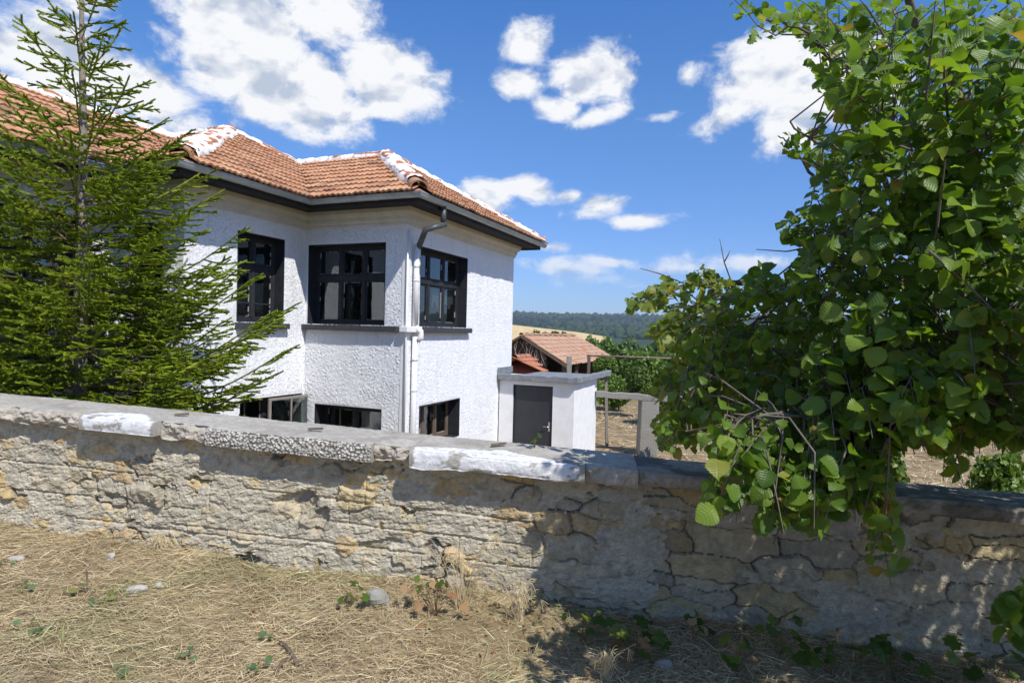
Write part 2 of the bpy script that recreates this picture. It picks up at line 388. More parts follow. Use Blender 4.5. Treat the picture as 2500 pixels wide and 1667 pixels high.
gre = N.ramp(N.noise(v, .35, 6, .65), [(.35, (.07, .10, .030)), (.6, (.15, .16, .06)), (.75, (.30, .25, .12))])
wood = N.ramp(N.noise(v, .02, 8, .7), [(.35, (.020, .042, .022)), (.65, (.045, .075, .030))])
ps = N.n('ShaderNodeSeparateXYZ'); g = N.n('ShaderNodeNewGeometry'); N.l(g.outputs['Position'], ps.inputs[0])
def mr(x, a, b_):
    q = N.n('ShaderNodeMapRange', interpolation_type='SMOOTHSTEP'); N.l(x, q.inputs[0]); q.inputs[1].default_value = a; q.inputs[2].default_value = b_; return q.outputs[0]
c = N.mix(mr(ps.outputs[1], 20, 40), near, gre); c = N.mix(mr(ps.outputs[1], 300, 600), c, wood)
N.l(c, b.inputs['Base Color']); b.inputs['Roughness'].default_value = .95; b.inputs['Specular IOR Level'].default_value = .1
N.bump(N.noise(v, 30, 6, .7), b, .8, .02); M['ground'] = m
ground = link('ground', mesh_np('ground', GV, grid_faces(len(gx), len(gy)), M['ground'], True)); tag(ground, kind='structure')

# wheat field on the rise behind the shed
far_e = [at(900, 752, 330), at(1100, 775, 320), at(1254, 793, 310), at(1340, 803, 300), at(1420, 812, 290), at(1480, 822, 285)]
near_e = [at(900, 900, 120), at(1100, 890, 120), at(1254, 880, 120), at(1340, 874, 120), at(1420, 868, 120), at(1490, 864, 120)]
V = []; nr = 14
for k in range(nr):
    t = k / (nr - 1)
    for a_, b_ in zip(near_e, far_e):
        p = a_ * (1 - t) + b_ * t; p[2] += 1.2 * math.sin(math.pi * t); V.append(p)
V += [p + np.array([0, 40, -25]) for p in far_e]
V = np.array(V)
m, nt, b = mat('ripe_wheat'); N = NT(nt); v = N.coord('Object', (.3, .03, .3))
N.l(N.ramp(N.noise(v, 1.2, 6, .6), [(.3, (.50, .36, .16)), (.7, (.64, .48, .24))]), b.inputs['Base Color']); b.inputs['Roughness'].default_value = .95
M['wheat'] = m
tag(link('field', mesh_np('field', V, grid_faces(nr + 1, 6), M['wheat'], True)), kind='structure')

# ================================================================== house
PSI = math.radians(22.419); BC = np.array([-1.757, 10.0])
du = np.array([math.sin(PSI), math.cos(PSI)]); dn = np.array([math.cos(PSI), -math.sin(PSI)])
HZ0 = YARD                                                          # house foot
def hz(rel): return rel + EZ - HZ0                                  # local height of a level given below/above the eye
ha, hb, hc, hd, ho = 2.458, 2.07, 4.599, 1.254, .599
ZC, ZG = hz(1.713), hz(2.08)
def hworld(x, y, z): p = BC + x * du - y * dn; return np.array([p[0], p[1], HZ0 + z])
def hplane(px, py, ax, val):                                        # house-local point seen at a pixel on plane x=val / y=val
    d = ray(px, py); dl = (d[:2] @ du, -(d[:2] @ dn)); ol = (-(BC @ du), BC @ dn); t = (val - ol[ax]) / dl[ax]
    return np.array([ol[0] + t * dl[0], ol[1] + t * dl[1], EZ + t * d[2] - HZ0])
HRZ = math.atan2(du[1], du[0])
house = thing('house', 'white roughcast two-storey house with terracotta tiled hip roof and charcoal windows', 'house', (BC[0], BC[1], HZ0), HRZ)

def panel(o, d, n, L, z0, z1, holes, seed, step=.016, amp=.0145, name='wall'):
    """roughcast wall face: o start (2-d), d along, n outward; holes (s0,s1,z0,z1)"""
    o, d, n = map(np.array, (o, d, n))
    S = np.concatenate([np.linspace(0, L, int(L / step) + 1)] + [np.array(h[:2]) for h in holes])
    Z = np.concatenate([np.linspace(z0, z1, int((z1 - z0) / step) + 1)] + [np.array(h[2:]) for h in holes])
    def uniq(a, keep):
        a = np.unique(np.round(a, 5)); k = np.ones(len(a), bool)
        for i in range(1, len(a)):
            if a[i] - a[i - 1] < step * .4: k[i if not np.any(np.abs(keep - a[i]) < 1e-4) else i - 1] = False
        return a[k]
    S = uniq(S, np.array([v for h in holes for v in h[:2]] + [0, L])); Z = uniq(Z, np.array([v for h in holes for v in h[2:]] + [z0, z1]))
    s, z = np.meshgrid(S, Z, indexing='ij')
    fade = sstep(0, .035, np.minimum(s, L - s))
    for h in holes:
        dd = np.maximum(np.maximum(h[0] - s, s - h[1]), np.maximum(h[2] - z, z - h[3])); fade = fade * sstep(0, .03, dd)
    ws, wz = s + .03 * fbm(s * 14, z * 14, 2, seed + 3), z + .03 * fbm(s * 14, z * 14, 2, seed + 4)
    d1, d2 = worley(ws * 33 + seed * 3.7, wz * 36, seed)
    lump = np.clip(1 - d1 * 1.25, 0, 1) ** 1.2 * (.35 + .95 * fbm(s * 5, z * 5, 3, seed + 9)) + .35 * (fbm(s * 34, z * 34, 3, seed + 5) - .5)
    disp = (amp * lump + .012 * (fbm(s * 1.5, z * 1.5, 2, seed + 7) - .5)) * fade
    P = np.empty(s.shape + (3,)); P[..., 0] = o[0] + d[0] * s + n[0] * disp; P[..., 1] = o[1] + d[1] * s + n[1] * disp; P[..., 2] = z
    F = grid_faces(len(S), len(Z)); cs = ((S[:-1] + S[1:]) / 2)[:, None] + 0 * Z[None, 1:]; cz = ((Z[:-1] + Z[1:]) / 2)[None] + 0 * S[1:, None]
    keep = np.ones(cs.shape, bool)
    for h in holes: keep &= ~((cs > h[0]) & (cs < h[1]) & (cz > h[2]) & (cz < h[3]))
    F = F[keep.ravel()]
    return link(name, mesh_np(name, P.reshape(-1, 3), F, M['white'], True), house)

zs = hz(.048); zwA, zwB, zwC = hz(1.446), hz(1.430), hz(1.411); zb0 = hz(-2.06); PZ0 = hz(-2.16)
holeA = [(ha - 1.528, ha - .533, zs, zwA), (ha - 1.45, ha - .03, zb0, hz(-1.165))]
holeB = [(.409, 2.024, zs, zwB), (.43, 1.825, zb0, hz(-1.355))]
holeC = [(.43, 2.213, zs, zwC), (.49, 2.01, zb0, hz(-1.325))]
holeD = [(.42, 1.0, hz(-.55), hz(1.43))]
holeE = [(.55, 1.75, hz(.05), hz(1.43))]
ZT = hz(1.80)
panel((0, 0), (1, 0), (0, -1), hc, PZ0, ZT, holeC, 1)                                     # C
panel((0, 0), (0, 1), (-1, 0), hb, PZ0, ZT, holeB, 2)                                     # B
panel((-ha, hb), (1, 0), (0, -1), ha, PZ0, ZT, holeA, 3)                                  # A
panel((-ha, hb), (0, 1), (-1, 0), hd, PZ0, ZT, holeD, 4)                                  # D
panel((-ha, hb + hd), (-1, 0), (0, -1), 6.5, PZ0, ZT, holeE, 5, .03)                      # E
pl = MB()
for o0, o1 in (((0, 0), (hc, .0)), ((0, 0), (0, hb)), ((-ha, hb), (0, hb)), ((-ha, hb), (-ha, hb + hd)), ((-ha - 6.5, hb + hd), (-ha, hb + hd))):
    pl.add([(*o0, -.3), (*o1, -.3), (*o1, PZ0), (*o0, PZ0)], [(0, 1, 2, 3)])
for o0, o1 in (((hc, 0), (hc, 9.5)), ((hc, 9.5), (-ha - 6.5, 9.5)), ((-ha - 6.5, 9.5), (-ha - 6.5, hb + hd))):
    pl.add([(*o0, -.3), (*o1, -.3), (*o1, ZT), (*o0, ZT)], [(0, 1, 2, 3)])
pl.obj('plinth', M['white'], house)

# corner pilasters, smooth plaster
for (x0, x1, y0, y1) in ((-.014, .10, -.014, .085), (-ha - .014, -ha + .085, hb - .014, hb + .085)):
    q = MB(); q.box(x0, x1, y0, y1, PZ0 - .01, ZC + .03); q.obj('corner_pilaster', M['smooth_white'], house, bevel=.012)
q = MB(); q.tube([(-.03, -.035, hz(-2.1)), (-.03, -.035, hz(1.60))], .016, 8); q.obj('cable_conduit', M['pipe_white'], house, True)
q = MB(); q.tube([(-.03, -.05, hz(1.62)), (-.05, -.09, hz(1.61))], .022, 8); q.obj('wall_lamp_socket', M['pipe_white'], house, True)

# ---- windows
def window(o, d, nin, s0, s1, z0, z1, cols, transom, depth=.19, sill=(.06, .06), bars=(), fw=.052, sill_name=True, light=False, frame_mat='dark_paint'):
    o, d, nin = (np.array([*v, 0.]) for v in (o, d, nin)); Z = np.array([0, 0, 1.])
    def bx(q, sa, sb, da, db, za, zb_): q.obox(o + d * sa + nin * da + Z * za, d * (sb - sa), nin * (db - da), Z * (zb_ - za))
    f = MB(); fd0, fd1 = depth, depth + .055
    rt = .013
    bx(f, s0 + rt, s0 + rt + fw, fd0, fd1, z0, z1 - rt); bx(f, s1 - rt - fw, s1 - rt, fd0, fd1, z0, z1 - rt)
    bx(f, s0 + rt + fw, s1 - rt - fw, fd0, fd1, z0, z0 + fw * 1.1); bx(f, s0 + rt + fw, s1 - rt - fw, fd0, fd1, z1 - rt - fw, z1 - rt)
    si0, si1, zi0, zi1 = s0 + rt + fw, s1 - rt - fw, z0 + fw * 1.1, z1 - rt - fw
    rows = [(zi0, zi1)]
    if transom:
        zt = zi0 + (zi1 - zi0) * transom; bx(f, si0, si1, fd0 - .012, fd1, zt - .045, zt + .045); rows = [(zi0, zt - .045), (zt + .045, zi1)]
    edges = [si0 + (si1 - si0) * k / cols for k in range(cols + 1)]
    panes = []
    for ri, (ra, rb) in enumerate(rows):
        for k in range(cols):
            ca, cb = edges[k], edges[k + 1]
            if k > 0: ca += .028
            if k < cols - 1: cb -= .028
            if k > 0: bx(f, edges[k] - .028, edges[k] + .028, fd0 - .006, fd1 - .003, ra, rb)
            # casement sash: thin inner frame
            sw = .032
            bx(f, ca, ca + sw, fd0 + .006, fd1 - .008, ra, rb); bx(f, cb - sw, cb, fd0 + .006, fd1 - .008, ra, rb)
            bx(f, ca + sw, cb - sw, fd0 + .006, fd1 - .008, ra, ra + sw); bx(f, ca + sw, cb - sw, fd0 + .006, fd1 - .008, rb - sw, rb)
            pa, pb, qa, qb = ca + sw, cb - sw, ra + sw, rb - sw
            cut = [qa, qb]
            if (ri, k) in bars: zm = qa + (qb - qa) * bars[(ri, k)]; bx(f, pa, pb, fd0 + .008, fd1 - .01, zm - .012, zm + .012); cut = [qa, zm, qb]
            for za, zb_ in zip(cut[:-1], cut[1:]): panes.append((pa, pb, za, zb_))
    w = f.obj('window', M[frame_mat], house, bevel=.004)
    rv = MB()
    bx(rv, s0, s0 + rt, -.003, fd0 + .05, z0, z1); bx(rv, s1 - rt, s1, -.003, fd0 + .05, z0, z1); bx(rv, s0 + rt, s1 - rt, -.003, fd0 + .05, z1 - rt, z1)
    bx(rv, s0 + rt, s1 - rt, -.001, fd0 + .05, z0 - .012, z0 - .001)
    rv.obj('reveal', M['dark_paint' if not light else 'smooth_white'], w)
    if sill:
        sm = MB(); bx(sm, s0 - sill[0], s1 + sill[1], -.105, .02, z0 - .105, z0 - .013); sm.obj('sill', M['sill_paint'], w, bevel=.008)
    for (pa, pb, za, zb_) in panes:
        q = MB(); bx(q, pa - .003, pb + .003, fd0 + .026, fd0 + .029, za - .003, zb_ + .003); q.obj('pane', M['glass'], w)
    pt = MB()
    for (pa, pb, za, zb_) in panes:
        for k in range(9):
            t0 = random.random(); t1 = min(1, t0 + .05 + .3 * random.random()); e = .0035 + .003 * random.random()
            sidev = random.choice('lrb' if random.random() < .8 else 't')
            if sidev == 'l': bx(pt, pa - .001, pa + e, fd0 + .012, fd0 + .027, za + (zb_ - za) * t0, za + (zb_ - za) * t1)
            if sidev == 'r': bx(pt, pb - e, pb + .001, fd0 + .012, fd0 + .027, za + (zb_ - za) * t0, za + (zb_ - za) * t1)
            if sidev == 'b': bx(pt, pa + (pb - pa) * t0, pa + (pb - pa) * t1, fd0 + .012, fd0 + .027, za - .001, za + e)
            if sidev == 't': bx(pt, pa + (pb - pa) * t0, pa + (pb - pa) * t1, fd0 + .012, fd0 + .027, zb_ - e, zb_ + .001)
    tag(pt.obj('glazing_putty', M['peel'], w), kind='stuff')
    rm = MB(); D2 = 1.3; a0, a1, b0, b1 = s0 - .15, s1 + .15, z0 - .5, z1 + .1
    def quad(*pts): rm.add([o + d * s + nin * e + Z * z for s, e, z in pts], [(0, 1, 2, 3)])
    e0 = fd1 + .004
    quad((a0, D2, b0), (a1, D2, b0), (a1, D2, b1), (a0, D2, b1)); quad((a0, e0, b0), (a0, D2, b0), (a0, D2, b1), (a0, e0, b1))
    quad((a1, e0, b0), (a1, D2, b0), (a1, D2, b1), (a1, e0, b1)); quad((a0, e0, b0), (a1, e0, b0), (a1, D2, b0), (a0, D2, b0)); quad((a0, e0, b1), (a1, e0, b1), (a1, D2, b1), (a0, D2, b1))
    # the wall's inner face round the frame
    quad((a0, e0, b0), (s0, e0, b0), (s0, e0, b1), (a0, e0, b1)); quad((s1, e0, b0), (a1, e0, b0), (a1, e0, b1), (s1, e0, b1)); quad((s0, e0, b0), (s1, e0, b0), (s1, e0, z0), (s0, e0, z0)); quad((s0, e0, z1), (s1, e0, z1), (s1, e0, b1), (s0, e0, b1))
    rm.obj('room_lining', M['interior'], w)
    return w, (lambda q, *a: bx(q, *a)), panes
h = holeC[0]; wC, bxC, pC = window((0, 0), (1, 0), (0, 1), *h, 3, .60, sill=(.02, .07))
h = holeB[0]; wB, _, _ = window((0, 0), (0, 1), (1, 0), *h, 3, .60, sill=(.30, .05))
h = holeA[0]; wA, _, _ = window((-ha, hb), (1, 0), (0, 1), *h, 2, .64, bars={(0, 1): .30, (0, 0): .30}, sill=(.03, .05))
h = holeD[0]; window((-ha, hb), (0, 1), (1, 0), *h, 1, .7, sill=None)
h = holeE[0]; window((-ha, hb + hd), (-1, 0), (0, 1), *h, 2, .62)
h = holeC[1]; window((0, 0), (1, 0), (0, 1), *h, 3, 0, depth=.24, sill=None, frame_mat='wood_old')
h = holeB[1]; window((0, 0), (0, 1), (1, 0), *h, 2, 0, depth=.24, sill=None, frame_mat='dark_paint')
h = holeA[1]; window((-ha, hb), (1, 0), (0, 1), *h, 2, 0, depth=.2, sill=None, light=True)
# net curtains behind the C window's lower panes
cu = MB()
for (pa, pb, za, zb_) in pC[:3]:
    n = 14; V = []
    for i in range(n + 1):
        s = pa - .02 + (pb - pa + .04) * i / n; e = .285 + .012 * math.sin(i * 2.1); zt = zb_ - .02; zb2 = zt - .30 - .06 * math.sin(i * .9 + pa * 7)
        V += [(s, e, zb2), (s, e, zt)]
    cu.add(V, [(2 * i, 2 * i + 2, 2 * i + 3, 2 * i + 1) for i in range(n)])
cu.obj('net_curtain', M['smooth_white'], wC)
# white plaster block where the sills meet the corner
q = MB(); q.box(-.108, .36, -.108, .05, zs - .107, zs - .011); q.obj('sill_corner_block', M['smooth_white'], house, bevel=.01)
# opened casement of the basement window beside the bay
hp = np.array([-.87, hb - .05]); topz = hz(-1.20); best = None
for th in np.linspace(0, 1.5, 150):
    e = hp + .98 * np.array([math.cos(th), -math.sin(th)]); px = to_px(hworld(e[0], e[1], topz))[0]
    if best is None or abs(px - 764) < best[0]: best = (abs(px - 764), th)
th = best[1]; dv = np.array([math.cos(th), -math.sin(th), 0]); nv = np.array([math.sin(th), math.cos(th), 0]) * .035; o3 = np.array([hp[0], hp[1], 0.])
q = MB(); Zv = np.array([0, 0, 1.]); zb2 = hz(-2.0)
for s0, s1 in ((0, .05), (.47, .50), (.93, .98)): q.obox(o3 + dv * s0 + Zv * zb2, dv * (s1 - s0), nv, Zv * (topz - zb2))
for z0, z1 in ((topz - .045, topz - .002), (zb2, zb2 + .05)):
    q.obox(o3 + dv * .05 + Zv * z0, dv * .42, nv, Zv * (z1 - z0)); q.obox(o3 + dv * .50 + Zv * z0, dv * .43, nv, Zv * (z1 - z0))
oc = q.obj('open_casement', M['wood_grey'], house, bevel=.004)
for s0, s1 in ((.05, .47), (.5, .93)):
    q = MB(); q.obox(o3 + dv * s0 + nv * .5 + Zv * (zb2 + .05), dv * (s1 - s0), nv * .1, Zv * (topz - zb2 - .095)); q.obj('pane', M['glass'], oc)

# ---- cornice, soffit, gutter
pathc = [(hc, 6.0), (hc, 0), (0, 0), (0, hb), (-ha, hb), (-ha, hb + hd), (-ha - 6.5, hb + hd)]
z = ZC
q = MB(); q.sweep(pathc, [(-.05, z - .01), (.018, z - .01), (.030, z + .012), (.030, z + .04), (.055, z + .075), (.062, z + .12), (.062, z + .135), (.095, z + .15), (.125, z + .20), (.13, z + .262), (-.05, z + .262)])
q.obj('cornice', M['cornice'], house)
zf = z + .262
nb = 6; wbd = (ho - .14 - .10) / nb
for k in range(nb):
    q = MB(); a_ = .118 + k * wbd; dz = .0015 * (k % 2)
    q.sweep(pathc, [(a_, zf + dz), (a_ + wbd - .007, zf + dz), (a_ + wbd - .007, zf + .02), (a_, zf + .02)]); q.obj('soffit_board', M['soffit'], house)
q = MB(); q.sweep(pathc, [(ho - .145, zf - .03), (ho - .12, zf - .03), (ho - .12, zf + .10), (ho - .145, zf + .10)]); q.obj('fascia_board', M['soffit'], house)
q = MB(); q.sweep(pathc, [(-.05, zf + .03), (ho - .146, zf + .03), (ho - .146, zf + .034), (-.05, zf + .034)]); q.obj('soffit_deck', M['soffit'], house)
patho = [(hc + ho, 0)] + pathc[2:]
gr = .066; gc = ho - gr; gzc = ZG - .012
arc = [(gc + gr * math.cos(math.pi + math.pi * k / 9), gzc + gr * math.sin(math.pi + math.pi * k / 9)) for k in range(10)]
arci = [(gc + (gr - .004) * math.cos(math.pi + math.pi * k / 9), gzc + (gr - .004) * math.sin(math.pi + math.pi * k / 9)) for k in range(10)]
prof = arc + [(gc + gr + .012, gzc + .004), (gc + gr + .012, gzc + .014), (gc + gr - .004, gzc + .014)] + arci[::-1]
q = MB(); q.sweep(patho, prof); gut = q.obj('gutter', M['zinc'], house, True)
gut.data.polygons.foreach_set('use_smooth', [False] * len(gut.data.polygons))
def gut_piece(name, p, d2, w_, grow, mt):
    q = MB(); p = np.array(p, float); d2 = np.array(d2, float); e = [(gc + (gr + grow) * math.cos(math.pi + math.pi * k / 9), gzc + (gr + grow) * math.sin(math.pi + math.pi * k / 9)) for k in range(10)]
    pr = [(gc - gr - grow, gzc + .02)] + e + [(gc + gr + .014, gzc + .012), (gc + gr + .014, gzc + .018), (gc - gr, gzc + .02)]
    q.sweep([p - d2 * w_ / 2, p + d2 * w_ / 2], pr); return q.obj(name, mt, gut)
segs = [((hc + ho, 0), (-ho * 0, 0)), ((0, 0), (0, hb)), ((0, hb), (-ha, hb)), ((-ha, hb), (-ha, hb + hd)), ((-ha, hb + hd), (-ha - 5, hb + hd))]
for (p0, p1) in segs:
    p0, p1 = np.array(p0, float), np.array(p1, float); L = np.linalg.norm(p1 - p0); dd = (p1 - p0) / L
    for k in range(int(L / .62)): gut_piece('gutter_bracket', p0 + dd * (.25 + .62 * k), dd, .028, .003, M['zinc'])

# ---- downpipe on the corner
P0 = hplane(1082.7, 520, 1, -(gc)); xo = P0[0]
q = MB(); q.tube([(xo, -gc, gzc - gr + .01), (xo, -gc, hz(1.72))], .047, 12); dp = q.obj('downpipe', M['pipe_grey'], house, True)
xp, yp = .185, -.075
q = MB(); q.tube([(xo + .03, -gc - .03, hz(1.735)), (xo - .25, -gc + .18, hz(1.60)), (xp + .02, yp - .02, hz(1.36))], .050, 12); q.obj('elbow', M['pipe_grey'], dp, True)
q = MB(); q.tube([(xp, yp, hz(1.41)), (xp, yp, hz(.02))], .047, 12); q.obj('upper_pipe', M['pipe_white'], dp, True)
q = MB(); q.tube([(xp, yp, hz(.035)), (xp + .05, yp - .075, hz(-.045)), (xp + .055, yp - .08, hz(-.14)), (xp + .02, yp - .03, hz(-.2))], .052, 12); q.obj('offset_bend', M['pipe_white'], dp, True)
q = MB(); q.tube([(xp, yp, hz(-.13)), (xp, yp, .12)], .047, 12); q.obj('lower_pipe', M['pipe_white'], dp, True)
for zz in (1.03, .80, -.52, -1.03):
    q = MB(); q.tube([(xp, yp, hz(zz) - .014), (xp, yp, hz(zz) + .014)], .051, 12); q.obj('pipe_clamp', M['zinc' if zz in (1.03, -.52) else 'pipe_white'], dp, True)

# ---- roof
T = .53
EA = hb - ho; EB = -ho; EE = hb + hd - ho; ED = -ha - ho
pk = (1.5, 5.6, ZG + (5.6 - EA) * T); bp_ = (2.3, 2.0); vz = ZG + (2.3 - EB) * T; vt = (2.3, EA + (2.3 - EB))
yr = 5.9; zr = ZG + (yr - EE) * T; tD = (pk[2] - ZG) / (pk[0] - ED); xE = ED + (zr - ZG) / tD
tC = (vz - ZG) / (bp_[1] + ho)
planes = dict(
    A=dict(o=(ED, EA), s=(1, 0), u=(0, 1), t=T, poly=[(ED, EA), (EB, EA), vt, pk[:2]]),
    B=dict(o=(EB, EA), s=(0, -1), u=(1, 0), t=T, poly=[(EB, EA), (EB, -ho), bp_, vt]),
    C=dict(o=(EB, -ho), s=(1, 0), u=(0, 1), t=tC, poly=[(EB, -ho), (hc + ho, -ho), bp_]),
    D=dict(o=(ED, EE), s=(0, -1), u=(1, 0), t=tD, poly=[(ED, EE), (ED, EA), pk[:2], (pk[0], 8.5), (xE, 8.5), (xE, yr)]),
    E=dict(o=(ED - 5.6, EE), s=(1, 0), u=(0, 1), t=T, poly=[(ED - 5.6, EE), (ED, EE), (xE, yr), (ED - 5.6, yr)]))
dk = MB()
def pz(P, x, y): return ZG + ((x - P['o'][0]) * P['u'][0] + (y - P['o'][1]) * P['u'][1]) * P['t']
for P in planes.values():
    dk.add([(x, y, pz(P, x, y) + .012) for x, y in P['poly']], [tuple(range(len(P['poly'])))])
# far slopes that close the roof
zB = lambda x: ZG + (hc + ho - x) * T
dk.add([(hc + ho, -ho, ZG), (hc + ho, 8.5, ZG), (2.3, 8.5, vz), (*bp_, vz)], [(0, 1, 2, 3)])
dk.add([(*pk[:2], pk[2]), (*vt, vz), (2.3, 8.5, vz), (pk[0], 8.5, pk[2])], [(0, 1, 2, 3)])
dk.add([(ED - 5.6, yr, zr), (xE, yr, zr), (ED, 9.6, ZG), (ED - 5.6, 9.6, ZG)], [(0, 1, 2, 3)])
roof = dk.obj('roof', M['tile'], house)
def tile_mesh(name, w=.212, L=.40, th=.032, mt='tile'):
    xs = np.linspace(0, w, 10); hp_ = np.array([.024, .019, .004, .003, .015, .019, .004, .003, .016, .022])
    V = []; F = []
    for j, yy in enumerate((0, L)):
        for x_, h_ in zip(xs, hp_): V.append((x_, yy, h_ + (.0 if j else .0)))
    for x_, h_ in zip(xs, hp_): V.append((x_, .004, h_ - th))
    for i in range(9): F.append((i, i + 1, 11 + i, 10 + i)); F.append((20 + i, 21 + i, i + 1, i))
    F.append((0, 10, 20)); F.append((9, 29, 19))
    return V, F
def inside(poly, x, y):
    r = False; n = len(poly)
    for i in range(n):
        (x0, y0), (x1, y1) = poly[i][:2], poly[(i + 1) % n][:2]
        if (y0 > y) != (y1 > y) and x < (x1 - x0) * (y - y0) / (y1 - y0 + 1e-12) + x0: r = not r
    return r
TV, TF = tile_mesh('roof_tile')
def lay_tiles(P, zeave, gauge=.335, w=.212, jit=.006):
    """matrices of the tiles that cover one slope, in the roof's coordinates"""
    s = np.array([*P['s'], 0.]); u2 = np.array(P['u'], float); th = math.atan(P['t'])
    up = np.array([u2[0] * math.cos(th), u2[1] * math.cos(th), math.sin(th)]); nrm = np.cross(s, up)
    if nrm[2] < 0: s = -s; nrm = -nrm
    o = np.array(P['o'], float); res = []
    # anchor so the first column starts at the polygon's end
    ss = [(np.array(p[:2]) - o) @ s[:2] for p in P['poly']]; uu = [(np.array(p[:2]) - o) @ u2 for p in P['poly']]
    tilt = math.atan2(.030, gauge); upt = up * math.cos(tilt) - nrm * math.sin(tilt) * -1 * 0 + nrm * 0
    for r in range(int(max(uu) / math.cos(th) / gauge) + 2):
        h0 = r * gauge - .05
        for k in range(int((max(ss) - min(ss)) / w) + 2):
            s0 = min(ss) + k * w + (.0 if r % 2 == 0 else 0)
            cpl = o + s[:2] * (s0 + w / 2) + u2 * ((h0 + gauge * .5) * math.cos(th))
            if not inside(P['poly'], *cpl): continue
            j = np.random.default_rng(r * 991 + k * 7 + int(abs(o[0]) * 100)).normal(0, 1, 4)
            pos = np.array([*(o + s[:2] * s0 + u2 * (h0 * math.cos(th))), zeave + h0 * math.sin(th)]) + nrm * (.056 + .004 * j[0]) + up * j[1] * jit
            ya = up * math.cos(tilt) - nrm * math.sin(tilt); xa = s + ya * .012 * j[2]; xa /= np.linalg.norm(xa); za = np.cross(xa, ya)
            res.append(np.array([[xa[0], ya[0], za[0], pos[0]], [xa[1], ya[1], za[1], pos[1]], [xa[2], ya[2], za[2], pos[2]], [0, 0, 0, 1]]))
    return res
def place_tiles(mats, parent, mt, limit, worldf, name='roof_tile', weight=None):
    me = bpy.data.meshes.new(name); me.from_pydata(TV, [], TF); me.materials.append(mt); me.update()
    def score(m_):
        p = worldf(*m_[:3, 3]); px, py, zz = to_px(p)
        if zz < .1 or px < -30 or px > 2530 or py < -30: return 0
        view = p - np.array([0, 0, EZ]); d_ = np.linalg.norm(view); nw = m_[:3, 2]
        nwx = nw[0] * np.array([*du, 0]) - nw[1] * np.array([*dn, 0]) + nw[2] * np.array([0, 0, 1]) if worldf is hworld else nw
        return max(0, -(nwx @ view) / d_) / d_ ** 2
    order = sorted(range(len(mats)), key=lambda i: -score(mats[i])); n0 = 0
    for i in order[:limit]:
        o = bpy.data.objects.new(name, me); COL.objects.link(o); o.parent = parent; o.matrix_local = Matrix(mats[i].tolist())
    rest = order[limit:]
    if rest:
        tv = np.array(TV); nv_ = len(tv); V = []; f3 = []; f4 = []
        for k, i in enumerate(rest):
            V.append(tv @ mats[i][:3, :3].T + mats[i][:3, 3])
            for f in TF: (f4 if len(f) == 4 else f3).append([q + k * nv_ for q in f])
        o = link('roof_tiles_rest', mesh_np('roof_tiles_rest', np.concatenate(V), [np.array(f4), np.array(f3)], mt), parent); tag(o, kind='stuff')
allt = []
for kx in 'ABDEC': allt += lay_tiles(planes[kx], ZG)
place_tiles(allt, roof, M['tile'], 295, hworld)

m, nt, b = mat('ridge_mortar_and_tile'); N = NT(nt); a = N.n('ShaderNodeVertexColor', layer_name='col'); v = N.coord('Object')
f = N.noise(v, 7, 5, .65); c = N.mix(N.ramp(f, [(.56, (0, 0, 0)), (.70, (.55, .55, .55))]), a.outputs[0], (.33, .29, .25))
N.l(c, b.inputs['Base Color']); b.inputs['Roughness'].default_value = .9; b.inputs['Specular IOR Level'].default_value = .15
N.bump(N.noise(v, 28, 5, .65), b, .7, .014); M['ridge'] = m
def ridge(p0, p1, seed, wdt=.19, hgt=.13, bare=.60):
    p0, p1 = np.array(p0, float), np.array(p1, float); L = np.linalg.norm(p1 - p0); t = (p1 - p0) / L
    side = np.cross(t, (0, 0, 1)); side /= np.linalg.norm(side); up = np.cross(side, t)
    nl = int(L / .022) + 2; na = 19; l = np.linspace(0, L, nl)[:, None] + np.zeros((1, na)); a_ = np.linspace(-1, 1, na)[None] + np.zeros((nl, 1))
    ph = (l / .37 + seed * .3) % 1.0
    wv = wdt * (.75 + 1.3 * (fbm(l * 4.3 + seed * 9, np.sign(a_) * 3.3, 4, seed, .6) - .40)); ang = a_ * math.pi * .5
    rr = 1 + .35 * (fbm(l * 7 + seed, a_ * 2.5, 4, seed + 2, .6) - .5) + .14 * (1 - ph) * (np.abs(a_) < .62)
    X = np.sin(ang) * wv * rr; H = (np.cos(ang) * 1.0) ** .75 * hgt * rr - .055 + .0 * l
    P = p0 + t * l[..., None] + side * X[..., None] + up * H[..., None]
    bare_m = ((fbm(l * 3.2 + 5 * seed, a_ * 1.6, 4, seed + 5, .6) > bare) & (np.abs(a_) < .75)).astype(float)[..., None]
    colr = np.array([.80, .79, .76]) * (1 - bare_m) + np.array([.40, .17, .09]) * bare_m
    return link('ridge_mortar', mesh_np('ridge_mortar', P.reshape(-1, 3), grid_faces(nl, na), M['ridge'], True, color=colr.reshape(-1, 3)), roof)
cA = (ED, EA, ZG + .05); cB = (EB, -ho, ZG + .05); up05 = lambda p, z_: (p[0], p[1], z_ + .05)
def along(a_, b_, t0, t1): a_, b_ = np.array(a_, float), np.array(b_, float); return a_ + (b_ - a_) * t0, a_ + (b_ - a_) * t1
ridge(*along(cA, up05(pk, pk[2]), .075, 1.0), 1, .20, .13, .55)
ridge(up05(pk, pk[2]), up05(vt, vz), 2, .12, .11, .52)
ridge(up05(pk, pk[2]), (pk[0], 8.5, pk[2] + .05), 3, .14, .11, .6)
ridge((xE, yr, zr + .05), (ED - 5.6, yr, zr + .05), 4, .15, .13, .6)
ridge(*along(cB, up05(bp_, vz), .13, 1.0), 5, .18, .14, .57)
ridge(up05(bp_, vz), up05(vt, vz), 6, .12, .12, .57)
ridge(up05(bp_, vz), (hc + ho - .1, -ho + .05, ZG + .08), 7, .14, .13, .58)
